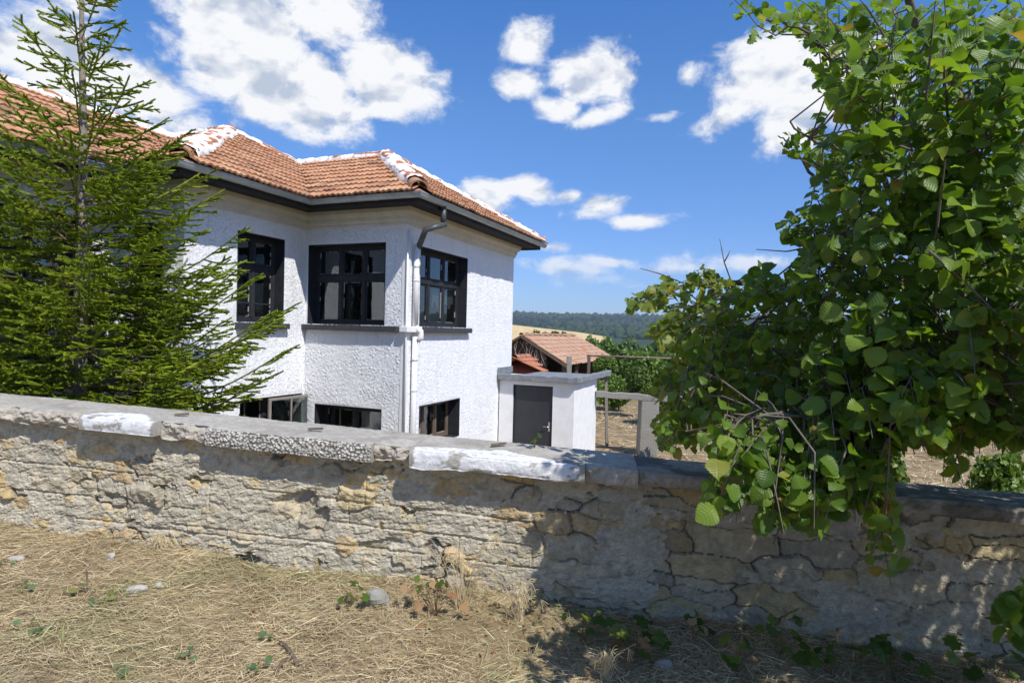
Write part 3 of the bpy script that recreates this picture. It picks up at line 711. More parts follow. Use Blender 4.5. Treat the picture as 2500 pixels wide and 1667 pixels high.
# hollow cover tile that ends each front hip
def hip_cap(p, q_):
    p, q_ = np.array(p, float), np.array(q_, float); t = (q_ - p) / np.linalg.norm(q_ - p); side = np.cross(t, (0, 0, 1)); side /= np.linalg.norm(side); up = np.cross(side, t)
    V = []; n = 12
    for l_, s_ in ((-.03, 1.12), (.40, .9)):
        for rr in (.135 * s_, .113 * s_):
            for k in range(n + 1):
                a_ = math.pi * k / n; V.append(p + t * l_ + side * math.cos(a_) * rr + up * (math.sin(a_) * rr * .9 - .012))
    k = n + 1; F = []
    for i in range(n):
        F += [(i, i + 1, 2 * k + i + 1, 2 * k + i), (k + i + 1, k + i, 3 * k + i, 3 * k + i + 1), (i + 1, i, k + i, k + i + 1)]
    q = MB(); q.add(V, F); q.obj('hip_cap_tile', M['tile'], roof)
hip_cap((ED + .10, EA + .10, ZG + .05 + .10 * T * .5), up05(pk, pk[2])); hip_cap((EB + .09, -ho + .085, ZG + .075), up05(bp_, vz))
# ================================================================== entrance porch at the far end of the house
XP = 3.872
porch = thing('entrance_porch', 'low white entrance porch with charcoal metal door and grey flat slab roof', 'porch', (BC[0], BC[1], HZ0), HRZ)
zt_, zb_ = hz(-1.075), -.2
q = MB()
q.box(XP, XP + .12, -.357, -.03, zb_, zt_); q.box(XP, XP + .12, -1.76, -1.283, zb_, zt_); q.box(XP, XP + .12, -1.283, -.357, hz(-1.172), zt_)
q.box(XP + .12, 5.60, -1.76, -1.62, zb_, zt_); q.box(5.60, 6.0, -1.70, -1.56, zb_, zt_); q.box(5.88, 6.0, -1.56, -.03, zb_, zt_)
q.obj('wall', M['smooth_white'], porch)
q = MB(); q.box(XP + .05, XP + .09, -1.275, -.365, 0, hz(-1.18)); door = q.obj('door', M['door_metal'], porch)
q = MB(); q.box(XP + .03, XP + .05, -1.283, -1.255, 0, hz(-1.175)); q.box(XP + .03, XP + .05, -.385, -.357, 0, hz(-1.175)); q.box(XP + .03, XP + .05, -1.255, -.385, hz(-1.2), hz(-1.175)); q.obj('door_frame', M['dark_paint'], door)
q = MB(); q.tube([(XP + .05, -1.2, .85), (XP + .005, -1.2, .85), (XP + .005, -1.08, .85)], .012, 8); q.obj('handle', M['chrome'], door, True)
q = MB(); q.box(XP + .044, XP + .05, -1.22, -1.18, .75, .95); q.obj('lock_plate', M['chrome'], door)
def lip(path, zt0, zb0, wd_, seed):
    V = []; n = len(path)
    for i, (x_, y_, nx_, ny_) in enumerate(path):
        w1, w2 = .012 * math.sin(i * 1.7 + seed), .012 * math.cos(i * 2.3 + seed)
        V += [(x_ + w1 * .3, y_, zb0 + w1 * .5), (x_, y_ + w2 * .3, zt0 + w2), (x_ + nx_ * wd_, y_ + ny_ * wd_, zt0 + w2 * .6), (x_ + nx_ * wd_, y_ + ny_ * wd_, zb0)]
    q = MB(); q.add(V, [(4 * i + a_, 4 * i + (a_ + 1) % 4, 4 * i + 4 + (a_ + 1) % 4, 4 * i + 4 + a_) for i in range(n - 1) for a_ in range(4)] + [(3, 2, 1, 0), (4 * n - 4, 4 * n - 3, 4 * n - 2, 4 * n - 1)]); return q
slab = MB(); slab.box(XP + .02, 6.6, -1.74, -.03, hz(-1.075), hz(-1.045)); rs_ = slab.obj('roof_slab', M['slab_grey'], porch)
lip([(XP - .13, y_, 1, 0) for y_ in np.linspace(-.03, -1.87, 12)], hz(-.945), hz(-1.072), .14, 0).obj('slab_edge', M['slab_grey'], rs_, bevel=.01)
lip([(x_, -1.88, 0, 1) for x_ in np.linspace(XP - .12, 6.75, 14)], hz(-.94), hz(-1.066), .13, 2).obj('slab_edge', M['slab_grey'], rs_, bevel=.01)
q = MB(); q.box(XP - .10, hc + .02, -.035, .0 - .019, hz(-.95), hz(-.815)); q.obj('flashing', M['slab_grey'], porch)

# posts and pole behind the porch roof
def post(name, p_top, p_bot, w_, mt, label, cat):
    p_top, p_bot = np.array(p_top), np.array(p_bot); o = thing(name, label, cat, p_bot); d_ = p_top - p_bot
    q = MB(); n = 6
    for k in range(n):
        a_, b_ = d_ * k / n, d_ * (k + 1) / n; s_ = w_ * (1 + .08 * math.sin(k * 2.3))
        if k == 0: V = []
        V += [(a_[0] + sx * s_ / 2, a_[1] + sy * s_ / 2, a_[2]) for sx, sy in ((-1, -1), (1, -1), (1, 1), (-1, 1))]
    V += [(d_[0] + sx * w_ / 2, d_[1] + sy * w_ / 2, d_[2]) for sx, sy in ((-1, -1), (1, -1), (1, 1), (-1, 1))]
    q.add(V, [(4 * i + a_, 4 * i + (a_ + 1) % 4, 4 * i + 4 + (a_ + 1) % 4, 4 * i + 4 + a_) for i in range(n) for a_ in range(4)] + [(4 * n, 4 * n + 1, 4 * n + 2, 4 * n + 3)])
    q.obj('shaft', mt, o, bevel=.006); return o
pt_ = at(1390, 870, 16.6); pb_ = pt_.copy(); pb_[2] = YARD - .1
o = post('concrete_post', pt_, pb_, .135, M['concrete'], 'pale square concrete post rising behind the porch slab', 'post')
q = MB(); hh = pt_[2] - pb_[2]; q.box(-.075, .075, -.075, .075, hh - .62, hh - .50); q.obj('post_band', M['sill_paint'], o)
pt2 = at(1438, 869, 16.9); pb2 = pt2.copy(); pb2[2] = YARD - .1
post('wooden_post', pt2, pb2, .085, M['wood_old'], 'brown square wooden post under the thin horizontal pole', 'post')
pl0, pl1 = at(1432, 867.5, 16.95), at(1760, 879, 17.4); o = thing('metal_pole', 'thin rusty horizontal pole resting on the brown wooden post', 'pole', (pl0 + pl1) / 2)
q = MB(); q.tube([pl0 - (pl0 + pl1) / 2, pl1 - (pl0 + pl1) / 2], .022, 8); q.obj('tube', M['rust'], o, True)
# weathered grey stake beside the porch
st, sb = at(1479, 915, 15.6), at(1484, 1010, 15.6); sb[2] = YARD - .05
post('garden_stake', st, sb, .075, M['wood_grey'], 'grey weathered garden stake between the porch and the concrete pillar', 'stake')

# concrete pillar with a beam on top
m, nt, b = mat('pebbledash_concrete'); N = NT(nt); v = N.coord('Object'); vo = N.n('ShaderNodeTexVoronoi'); vo.inputs['Scale'].default_value = 60; N.l(v, vo.inputs['Vector'])
c = N.mix(N.noise(v, 4, 5, .6), (.33, .31, .27), (.22, .21, .18)); c = N.mix(N.ramp(vo.outputs['Distance'], [(.1, (.5,) * 3), (.4, (0,) * 3)]), c, (.48, .45, .40))
N.l(c, b.inputs['Base Color']); b.inputs['Roughness'].default_value = .95; N.bump(vo.outputs['Distance'], b, .7, .02); M['pebble'] = m
P0, P1 = at(1560, 985, 14.6), at(1603, 985, 14.6); P0[2] = P1[2] = YARD
gate = thing('garden_pillar', 'rough pebbledash concrete pillar carrying a horizontal beam', 'pillar', (P0 + P1) / 2)
wdt = (P1 - P0)[0]; zbm = at(1580, 977, 14.6)[2] - YARD
q = MB(); n = 8; V = []
for k in range(n + 1):
    t = k / n; s_ = wdt / 2 * (1.04 - .06 * t + .012 * math.sin(k * 2.1))
    V += [(sx * s_ + .02 * t, sy * s_, -.15 + (zbm + .15) * t) for sx, sy in ((-1, -1), (1, -1), (1, 1), (-1, 1))]
q.add(V, [(4 * i + a_, 4 * i + (a_ + 1) % 4, 4 * i + 4 + (a_ + 1) % 4, 4 * i + 4 + a_) for i in range(n) for a_ in range(4)]); q.obj('shaft', M['pebble'], gate, bevel=.02)
b0, b1 = at(1453, 969, 14.75) - np.array(gate.location), at(1665, 983, 14.45) - np.array(gate.location)
q = MB(); n = 10; V = []
for k in range(n + 1):
    p = b0 + (b1 - b0) * k / n + np.array([0, 0, .01 * math.sin(k * 1.9)]); hh = .145 + .012 * math.sin(k * 2.7)
    V += [(p[0], p[1] - .1, p[2] + .005 * k * 0), (p[0], p[1] - .1, p[2] + hh), (p[0], p[1] + .12, p[2] + hh), (p[0], p[1] + .12, p[2])]
q.add(V, [(4 * i + a_, 4 * i + (a_ + 1) % 4, 4 * i + 4 + (a_ + 1) % 4, 4 * i + 4 + a_) for i in range(n) for a_ in range(4)] + [(3, 2, 1, 0), (4 * n, 4 * n + 1, 4 * n + 2, 4 * n + 3)])
q.obj('beam', M['pebble'], gate, bevel=.012)

# ================================================================== shed and low outbuilding in the yard
E1 = at(1383, 891.5, 26.0); SW, SL, SR = 2.12, 9.0, 1.237
shed = thing('shed', 'old dark shed with a sun-bleached tiled gable roof', 'shed', (E1[0], E1[1], YARD - .4), HRZ)
ze = E1[2] - (YARD - .4)
spl = dict(o=(0, 0), s=(1, 0), u=(0, 1), t=SR / SW, poly=[(0, 0), (SL, 0), (SL - .5, SW), (0, SW)])
dk = MB(); dk.add([(0, 0, ze), (SL, 0, ze), (SL - .5, SW, ze + SR), (0, SW, ze + SR), (0, 2 * SW, ze), (SL, 2 * SW, ze)], [(0, 1, 2, 3), (3, 2, 5, 4)])
sroof = dk.obj('roof', M['tile_pale'], shed)
def sworld(x, y, z_): p = E1[:2] + x * du - y * dn; return np.array([p[0], p[1], YARD - .4 + z_])
place_tiles(lay_tiles(spl, ze - .01, jit=.02), sroof, M['tile_pale'], 295, sworld)
for k in range(int((SL - .5) / .36)):
    q = MB(); V = []
    for x_, s_ in ((0, 1.), (.40, .85)):
        for a_ in range(7): V.append((k * .36 + x_, SW + math.cos(math.pi * a_ / 6) * .11 * s_, ze + SR + math.sin(math.pi * a_ / 6) * .10 * s_ + .01 + .012 * math.sin(k * 3.3)))
    q.add(V, [(i, i + 1, 8 + i, 7 + i) for i in range(6)]); q.obj('ridge_tile', M['tile_pale'], sroof)
q = MB(); q.obox((-.06, -.02, ze - .12), (.04, 0, 0), (0, SW, SR), (0, 0, .11)); q.obj('barge_board', M['wood_old'], shed)
q = MB(); q.obox((-.06, SW * 2 + .02, ze - .12), (.04, 0, 0), (0, -SW, SR), (0, 0, .11)); q.obj('barge_board', M['wood_old'], shed)
q = MB()
q.add([(.35, 1.0, -.3), (.35, 2 * SW - .3, -.3), (.35, 2 * SW - .3, ze + .0), (.35, SW, ze + SR - .08), (.35, 1.0, ze + .45)], [(0, 1, 2, 3, 4)])
q.add([(.35, 2 * SW - .3, -.3), (SL - .4, 2 * SW - .3, -.3), (SL - .4, 2 * SW - .3, ze), (.35, 2 * SW - .3, ze)], [(0, 1, 2, 3)])
q.add([(SL - .4, .9, -.3), (SL - .4, 2 * SW - .3, -.3), (SL - .4, 2 * SW - .3, ze), (SL - .6, SW, ze + SR - .1), (SL - .4, .9, ze + .4)], [(0, 1, 2, 3, 4)])
q.obj('wall', M['brick_dark'], shed)
for x_ in (.35, 2.3, 4.4, 6.5, 8.5):
    q = MB(); q.box(x_ - .06, x_ + .06, .18, .30, -.3, ze + .1); q.obj('post', M['wood_old'], shed)
    q = MB(); q.tube([(x_, .24, ze - .7), (x_ + .5, .24, ze + .02)], .04, 6); q.obj('brace', M['wood_old'], shed)
q = MB(); q.box(.1, SL - .3, .16, .30, ze + .0, ze + .10); q.obj('eave_beam', M['wood_old'], shed)

# dry creeper hanging from the shed's gable
cr_ = thing('dry_creeper', 'bare pale creeper stems hanging down the dark shed gable', 'creeper', sworld(.25, SW, 0), HRZ)
q = MB(); rs = random.Random(3)
for k in range(26):
    y_ = rs.uniform(.2, 2.6) - 1.2; x_ = -.12 - rs.random() * .12; z_ = ze + SR - abs(y_) * .58 - .05 - rs.random() * .2; pts = [(x_, y_, z_)]
    for j in range(rs.randint(5, 10)): y_ += rs.uniform(-.09, .09); x_ += rs.uniform(-.03, .03); z_ -= rs.uniform(.06, .18); pts.append((x_, y_, z_))
    q.tube(pts, [.014 * (1 - .6 * i / len(pts)) for i in range(len(pts))], 4)
m_cre = simple('pale_dry_stems', (.40, .35, .28), (.24, .18, .12), 5, .9, 0)
q.obj('stems', m_cre, cr_)

lo = thing('outbuilding', 'low outbuilding with a bright red tiled roof beside the shed', 'outbuilding', hworld(7.2, 0, 0), HRZ)
# local frame: x along u, y = into the house side
oz = lambda rel: hz(rel)
r0_, r1_ = hplane(1225, 875, 1, 1.0), hplane(1292, 872, 1, 1.0); c1_ = hplane(1346, 922, 1, -.15); top = r1_[2]; ev = c1_[2]
xa, xb, xc_ = 0.0, r1_[0] - 7.2, c1_[0] - 7.2; tl_ = (top - ev) / 1.15
lpl = dict(o=(xa, -.15), s=(1, 0), u=(0, 1), t=tl_, poly=[(xa, -.15), (xc_, -.15), (xb, 1.0), (xa, 1.0)])
dk = MB(); dk.add([(xa, -.15, ev), (xc_, -.15, ev), (xb, 1., top), (xa, 1., top), (xc_, 2.15, ev), (xa, 2.15, ev)], [(0, 1, 2, 3), (1, 4, 2), (3, 2, 4, 5)])
lroof = dk.obj('roof', M['tile_red'], lo)
def lworld(x, y, z_): return hworld(7.2 + x, y, z_)
place_tiles(lay_tiles(lpl, ev - .01, jit=.015), lroof, M['tile_red'], 290, lworld)
for k in range(int((xb - xa) / .36)):
    q = MB(); V = []
    for x_, s_ in ((0, 1.), (.42, .85)):
        for a_ in range(7): V.append((xa + k * .36 + x_, 1.0 + math.cos(math.pi * a_ / 6) * .11 * s_, top + math.sin(math.pi * a_ / 6) * .10 * s_ + .02))
    q.add(V, [(i, i + 1, 8 + i, 7 + i) for i in range(6)]); q.obj('ridge_tile', M['tile_red'], lroof)
q = MB(); q.box(xa + .1, xc_ - .25, .1, 1.9, -.3, ev + .05); q.obj('wall', M['smooth_white'], lo)

# ================================================================== boundary wall of rubble stone
SLP = -.0502; WX0, WX1 = -6.2, 5.2; wdir = np.array([1, -.1255]); WLN = (WX1 - WX0)
bw = thing('boundary_wall', 'old rubble stone boundary wall with patched mortar and concrete coping', 'wall', (0, float(wall_y(0)), EZ + base_rel(0)))
WO = np.array(bw.location); WH = 1.06; nrm2 = np.array([-.1255, -1]) / math.hypot(.1255, 1)      # outward, to the street
def wpt(x, t, out):                                                # wall coordinates -> local
    x = np.asarray(x, float); return np.stack([x + nrm2[0] * out, -.1255 * x + nrm2[1] * out, SLP * x + t], -1)
step = .0085; xs_ = np.arange(WX0, WX1 + 1e-6, step); ts_ = np.arange(-.30, WH - .05, step); X, Tm = np.meshgrid(xs_, ts_, indexing='ij')
# stones: courses of jittered sites, smaller on the left
sites = []; rsx = np.random.default_rng(5); tcur = -.32; row = 0
while tcur < 1.1:
    hgt = rsx.uniform(.12, .21); xc = WX0 - rsx.uniform(0, .3)
    while xc < WX1 + .3:
        big = .75 + .55 * sstep(-.8, 1.2, xc); wd = rsx.uniform(.17, .48) * big
        if rsx.random() < .25 and wd > .2: sites += [(xc + wd / 2 + rsx.normal(0, .03), tcur + hgt * .25, wd, hgt * .55), (xc + wd / 2 + rsx.normal(0, .04), tcur + hgt * .8, wd, hgt * .55)]
        else: sites.append((xc + wd / 2 + rsx.normal(0, .03), tcur + hgt / 2 + rsx.normal(0, .022), wd, hgt))
        xc += wd
    tcur += hgt; row += 1
ST = np.array(sites)
wx = X + .055 * (fbm(X * 7, Tm * 7, 3, 41) - .5) * 2; wt_ = Tm + .040 * (fbm(X * 7 + 50, Tm * 7, 3, 42) - .5) * 2
D1 = np.full(X.shape, 9.); D2 = np.full(X.shape, 9.); ID = np.zeros(X.shape, int)
for i, (sx, st_, sw, sh) in enumerate(ST):
    i0, i1 = np.searchsorted(xs_, [sx - sw * 1.6 - .3, sx + sw * 1.6 + .3])
    if i1 <= i0: continue
    d_ = np.hypot((wx[i0:i1] - sx) / (sw ** .8), (wt_[i0:i1] - st_) / (sh ** .8)) * .28
    a1, a2, ai = D1[i0:i1], D2[i0:i1], ID[i0:i1]
    nearer = d_ < a1; a2[:] = np.where(nearer, a1, np.minimum(a2, d_)); ai[nearer] = i; a1[:] = np.where(nearer, d_, a1)
gap = D2 - D1
rs = np.random.default_rng(8); nS = len(ST)
tone = rs.random(nS); lift = rs.normal(0, .012, nS); tx = rs.normal(0, .10, nS); tz = rs.normal(0, .13, nS)
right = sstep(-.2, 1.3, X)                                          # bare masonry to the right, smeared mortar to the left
dome = sstep(0, .045 - .033 * right, gap)
face = lift[ID] + tx[ID] * (X - ST[ID, 0]) * .6 + tz[ID] * (Tm - ST[ID, 1]) * .8
f1 = fbm(X * 9, Tm * 15, 5, 61, .55); terr = f1 * 7; terr = (np.floor(terr) + sstep(.55, 1.0, terr - np.floor(terr))) / 7
d1w, d2w = worley(X * 9 + .5 * f1, Tm * 12 + .5 * f1, 66)
rough = .034 * (terr - .5) + .015 * (d1w - .4) + .012 * (fbm(X * 42, Tm * 42, 3, 62) - .5)
stone_h = face * (1 - .35 * right) + rough * (1 - .45 * right) + .032 * dome * (1 - .45 * right) - .024 + .010 * right
# deeper cracks here and there between the right-hand stones
stone_h -= .022 * right * (1 - sstep(0, .008, gap)) * (fbm(X * 2.3, Tm * 2.3, 2, 71) > .45)
mort = fbm(X * 2.4 + 9, Tm * 3.4, 5, 81, .6) - .10 * right + .025
mort_m = sstep(.40, .43, mort)
diag = fbm((X + Tm * .8) * 6, (Tm - X * .35) * 14, 4, 83, .6); dt = diag * 5; dt = (np.floor(dt) + sstep(.6, 1., dt - np.floor(dt))) / 5
mort_h = .004 + .006 * right + .044 * (dt - .45) * (1 - .5 * right) + .014 * (fbm(X * 34, Tm * 34, 4, 84, .6) - .5) + .02 * (fbm(X * 1.7, Tm * 1.7, 2, 85) - .5)
Hh = np.where(mort_m > .5, np.maximum(stone_h - .012, mort_h), stone_h)
Hh = Hh * (1 - mort_m * 0)
# pits where mortar has fallen out, and the incised false joints
for (px_, pt__, rx_, rt_, dp_) in ((-1.52, .52, .10, .10, .055), (-1.40, .44, .07, .08, .05), (-1.62, .56, .14, .05, .04), (-2.0, .05, .13, .06, .09), (-.55, .33, .06, .05, .05), (2.55, .86, .10, .05, .06), (1.25, .70, .05, .10, .03), (-3.1, .42, .08, .05, .03), (-.95, .30, .2, .05, .03)):
    Hh -= dp_ * sstep(1.15, .6, np.hypot((X - px_ + .05 * (f1 - .5)) / rx_, (Tm - pt__ - .25 * (X - px_) + .09 * (f1 - .5)) / rt_))
for (x0_, x1_, t_) in ((-4.6, -2.7, .62), (-2.0, .35, .60), (-4.2, -2.4, .40), (-2.6, .3, .27), (-1.6, .5, .43), (-3.4, -1.9, .22)):
    w_ = .006 + .004 * vnoise(X * 3, 0 * X, 7); Hh -= .012 * sstep(w_ * 1.6, w_ * .5, np.abs(Tm - t_ - .015 * (vnoise(X * 2.2, 0 * X + t_, 3) - .5))) * (X > x0_) * (X < x1_) * mort_m
for (x_, t0_, t1_) in ((-2.28, .40, .60), (-1.18, .43, .60), (-1.05, .60, .78), (-.35, .27, .43), (-.62, .02, .26), (-3.4, .40, .62), (-2.9, .22, .4), (.18, .28, .44)):
    Hh -= .010 * sstep(.009, .003, np.abs(X - x_ - .01 * (vnoise(Tm * 9, 0 * Tm, 5) - .5))) * (Tm > t0_) * (Tm < t1_) * mort_m
# colours of stone and mortar
pal = np.array([(.47, .40, .28), (.42, .37, .28), (.50, .42, .27), (.44, .39, .31), (.50, .39, .22), (.39, .355, .29), (.48, .42, .32)])
ochre = (rs.random(nS) < (.16 - .05 * sstep(-.5, 1.5, ST[:, 0])))
base = pal[(tone * 6.999).astype(int)]; base[ochre] = np.array([.48, .375, .235]) * rs.uniform(.8, 1.08, (ochre.sum(), 1))
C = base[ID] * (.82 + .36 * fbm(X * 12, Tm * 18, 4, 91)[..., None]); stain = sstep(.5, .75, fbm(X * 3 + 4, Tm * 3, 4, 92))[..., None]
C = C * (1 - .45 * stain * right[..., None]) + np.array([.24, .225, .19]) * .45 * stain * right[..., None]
Cm = np.array([.47, .435, .365]) * (.84 + .34 * fbm(X * 5, Tm * 8, 4, 93)[..., None])
lich = sstep(.60, .72, fbm(X * 6 + 3, Tm * 6, 4, 94))[..., None]; Cm = Cm * (1 - .5 * lich) + np.array([.27, .26, .23]) * .5 * lich
mk = (mort_m > .5)[..., None] * (Hh > stone_h - .011)[..., None]
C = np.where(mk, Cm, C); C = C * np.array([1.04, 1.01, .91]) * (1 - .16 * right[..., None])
joint = ((1 - sstep(.004, .016, gap)) * (1 - mort_m))[..., None]; C = C * (1 - .3 * joint) + np.array([.28, .255, .215]) * .3 * joint
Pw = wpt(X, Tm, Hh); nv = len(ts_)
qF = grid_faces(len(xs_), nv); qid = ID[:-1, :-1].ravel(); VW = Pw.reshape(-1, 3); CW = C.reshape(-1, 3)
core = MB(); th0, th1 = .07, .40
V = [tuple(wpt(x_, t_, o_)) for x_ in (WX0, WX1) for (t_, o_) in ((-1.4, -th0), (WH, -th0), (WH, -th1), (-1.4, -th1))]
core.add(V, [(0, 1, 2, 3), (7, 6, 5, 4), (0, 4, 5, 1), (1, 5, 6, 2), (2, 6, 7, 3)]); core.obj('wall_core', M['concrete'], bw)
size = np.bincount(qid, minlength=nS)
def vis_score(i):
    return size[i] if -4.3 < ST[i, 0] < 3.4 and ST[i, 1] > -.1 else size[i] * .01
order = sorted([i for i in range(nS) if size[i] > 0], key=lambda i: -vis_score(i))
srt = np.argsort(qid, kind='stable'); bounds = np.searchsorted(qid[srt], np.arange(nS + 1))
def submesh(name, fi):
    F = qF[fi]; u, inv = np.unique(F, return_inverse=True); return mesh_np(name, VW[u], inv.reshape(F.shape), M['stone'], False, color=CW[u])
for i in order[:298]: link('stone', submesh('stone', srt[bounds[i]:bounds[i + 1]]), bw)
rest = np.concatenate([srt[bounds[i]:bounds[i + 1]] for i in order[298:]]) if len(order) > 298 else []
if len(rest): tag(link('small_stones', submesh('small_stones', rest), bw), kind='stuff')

# coping: one run of old concrete slabs, each with a face of its own
def px2x(px):                                                       # photo column -> position along the wall
    best = min(np.linspace(WX0, WX1, 3000), key=lambda x: abs(to_px(wpt(x, WH, .1) + WO)[0] - px)); return float(best)
cop = [(-400, 205, 'broken'), (205, 385, 'white'), (385, 508, 'broken'), (508, 912, 'pebble'), (912, 1005, 'broken'), (1005, 1430, 'white2'), (1430, 1560, 'broken2'), (1560, 2100, 'moss'), (2100, 2900, 'moss')]
for ci, (pa, pb, kind) in enumerate(cop):
    x0, x1 = px2x(pa) if pa > -200 else WX0, px2x(pb) if pb < 2700 else WX1
    nx = max(8, int((x1 - x0) / (.006 if kind == 'pebble' else .0105))); xl = np.linspace(x0 + .002, x1 - .002, nx)
    # cross-section: back top -> front top -> front bottom -> underside
    ov = dict(broken=.085, white=.155, broken2=.10, pebble=.135, white2=.165, moss=.11)[kind]; th = dict(broken=.125, white=.105, pebble=.135, white2=.125, broken2=.13, moss=.10)[kind]
    top_t = WH + .005; bk = -.42
    n1, n2, n3 = 34, (24 if kind == 'pebble' else 14), 12
    prof = [(bk + (ov - bk) * k / n1, 0.) for k in range(n1)] + [(ov, -th * k / n2) for k in range(n2)] + [(ov - (ov + .1) * k / n3, -th) for k in range(n3 + 1)]
    po = np.array([p[0] for p in prof]); pt__ = np.array([p[1] for p in prof]); npf = len(prof); kf = np.arange(npf)
    XL = xl[:, None] + 0 * po[None]; O = po[None] + 0 * XL; Tt = pt__[None] + 0 * XL
    s_ = np.cumsum(np.concatenate([[0], np.hypot(np.diff(po), np.diff(pt__))]))[None] + 0 * XL
    isT = (kf < n1)[None]; isF = ((kf >= n1) & (kf < n1 + n2))[None]; edge = np.exp(-((s_ - s_[0, n1]) / .02) ** 2); ebot = np.exp(-((s_ - s_[0, n1 + n2]) / .025) ** 2)
    rg = dict(broken=.06, broken2=.05, moss=.03, pebble=.006, white=.006, white2=.010)[kind]
    nzv = fbm(XL * 9, s_ * 11, 5, 100 + ci, .6) - .5; fine = fbm(XL * 45, s_ * 45, 3, 120 + ci) - .5
    rag = fbm(XL * 5 + 3, 0 * s_, 4, 130 + ci, .6) - .5
    fa = .003 if 'white' in kind else .008
    outw = isF * (rg * nzv * 1.6 + fa * fine) + (edge + ebot) * (-.006 - (.03 if 'broken' in kind or kind == 'moss' else .004) * np.clip(nzv + .3, 0, 1))
    outw = outw + isF * rag * rg * 1.2
    upw = isT * (.022 * (fbm(XL * 1.6, O * 2.5, 4, 141) - .5) + .75 * fa * fine - .03 * sstep(.25, -.42, -O * 0 + O) * 0) - edge * (.005 + .012 * np.clip(rag, 0, 1)) + ebot * (.05 * rag * ('broken' in kind or kind == 'white2'))
    upw = upw + isT * .012 * np.clip((O - bk) / .5, 0, 1) * 0
    Pq = wpt(XL, top_t + Tt + upw, O + outw * (kf >= n1 - 3)[None])
    gcol = np.array([.40, .375, .325]) * (.78 + .42 * fbm(XL * 3, O * 4 + Tt * 4, 5, 150, .6))[..., None]
    dirt = sstep(.52, .72, fbm(XL * 5, s_ * 6, 5, 151, .6))[..., None]; gcol = gcol * (1 - .35 * dirt) + np.array([.24, .20, .155]) * .35 * dirt
    pw = np.array([.76, .76, .755])
    if kind in ('white', 'white2'):
        lim = .19 if kind == 'white' else .20
        u_ = (XL - x0) / (x1 - x0); reach = lim * (.25 + 1.0 * np.sin(np.clip(u_ * 1.1 + .0, 0, 1) * math.pi) ** .7) * (.65 + .8 * fbm(XL * 4, 0 * O, 4, 160 + ci)) * (1.0 if kind == 'white' else 1.15 - .45 * u_)
        painted = (kf >= n1)[None] | ((ov - O) < reach + .05 * (fbm(XL * 14, O * 30, 3, 161) - .5))
        if kind == 'white2': painted = painted & ~((u_ > .93) & (fbm(XL * 9, s_ * 9, 3, 162) > .35 + .2 * (1 - u_) * 10))
        endr = .07 * fbm(s_ * 14, 0 * XL + ci, 4, 164, .6); painted = painted & (XL - x0 > endr * 1.0) & (x1 - XL > endr * (1.4 if kind == 'white2' else .6))
        chip = (fbm(XL * 11, s_ * 17, 4, 163, .6) > .64); colr = np.where((painted & ~chip)[..., None], pw * (.94 + .1 * nzv[..., None]), gcol)
    elif kind == 'pebble':
        d1_, d2_ = worley(XL * 46, s_ * 46, 170); pb_ = np.where((d1_ < .42)[..., None], np.array([.58, .55, .49]), np.array([.20, .185, .16]))
        rnd = vnoise(np.floor(XL * 46), np.floor(s_ * 46), 4)[..., None]; pb_ = pb_ * (.7 + .5 * rnd)
        endr = .06 * fbm(s_ * 14, 0 * XL + ci, 4, 165, .6); pebm = (kf >= n1)[None] & (XL - x0 > endr) & (x1 - XL > endr * 1.5) & (fbm(XL * 8, s_ * 14, 4, 166, .6) < .70)
        colr = np.where(pebm[..., None], pb_, gcol); Pq = Pq + (np.array([*nrm2, 0]) * (isF * .010 * np.clip(1 - d1_ * 1.6, 0, 1))[..., None])
    elif kind == 'moss':
        mo = sstep(.35, .6, fbm(XL * 4, s_ * 7, 5, 180, .6))[..., None]; colr = gcol * .8 * (1 - mo) + np.array([.14, .135, .115]) * mo
    else:
        colr = gcol * np.where((kf >= n1)[None, :, None], 1.05, 1.0) * (1 + .25 * nzv[..., None]); colr = np.where((kf >= n1)[None, :, None], colr * .55 + np.array([.46, .40, .31]) * .45, colr)
    V = Pq.reshape(-1, 3); F = [grid_faces(nx, npf)]
    V2 = np.concatenate([V, V[:npf].mean(0)[None], V[-npf:].mean(0)[None]])
    e0 = np.stack([np.arange(npf - 1), np.arange(1, npf), np.full(npf - 1, len(V))], 1); e1 = np.stack([np.arange(1, npf), np.arange(npf - 1), np.full(npf - 1, len(V) + 1)], 1); e1[:, :2] += (nx - 1) * npf
    cc = colr.reshape(-1, 3); cc = np.concatenate([cc, cc[n1 + 3][None], cc[-8][None]])
    o = link('coping_slab', mesh_np('coping_slab', V2, [F[0][:, ::-1], np.concatenate([e0, e1])], M['coping'], False, color=cc), bw)
    o['label'] = dict(broken='broken rough grey concrete coping', white='white painted short coping slab', pebble='coping slab with exposed pebble face', white2='long white painted coping slab', broken2='crumbling concrete coping end', moss='dark mossy concrete coping')[kind]
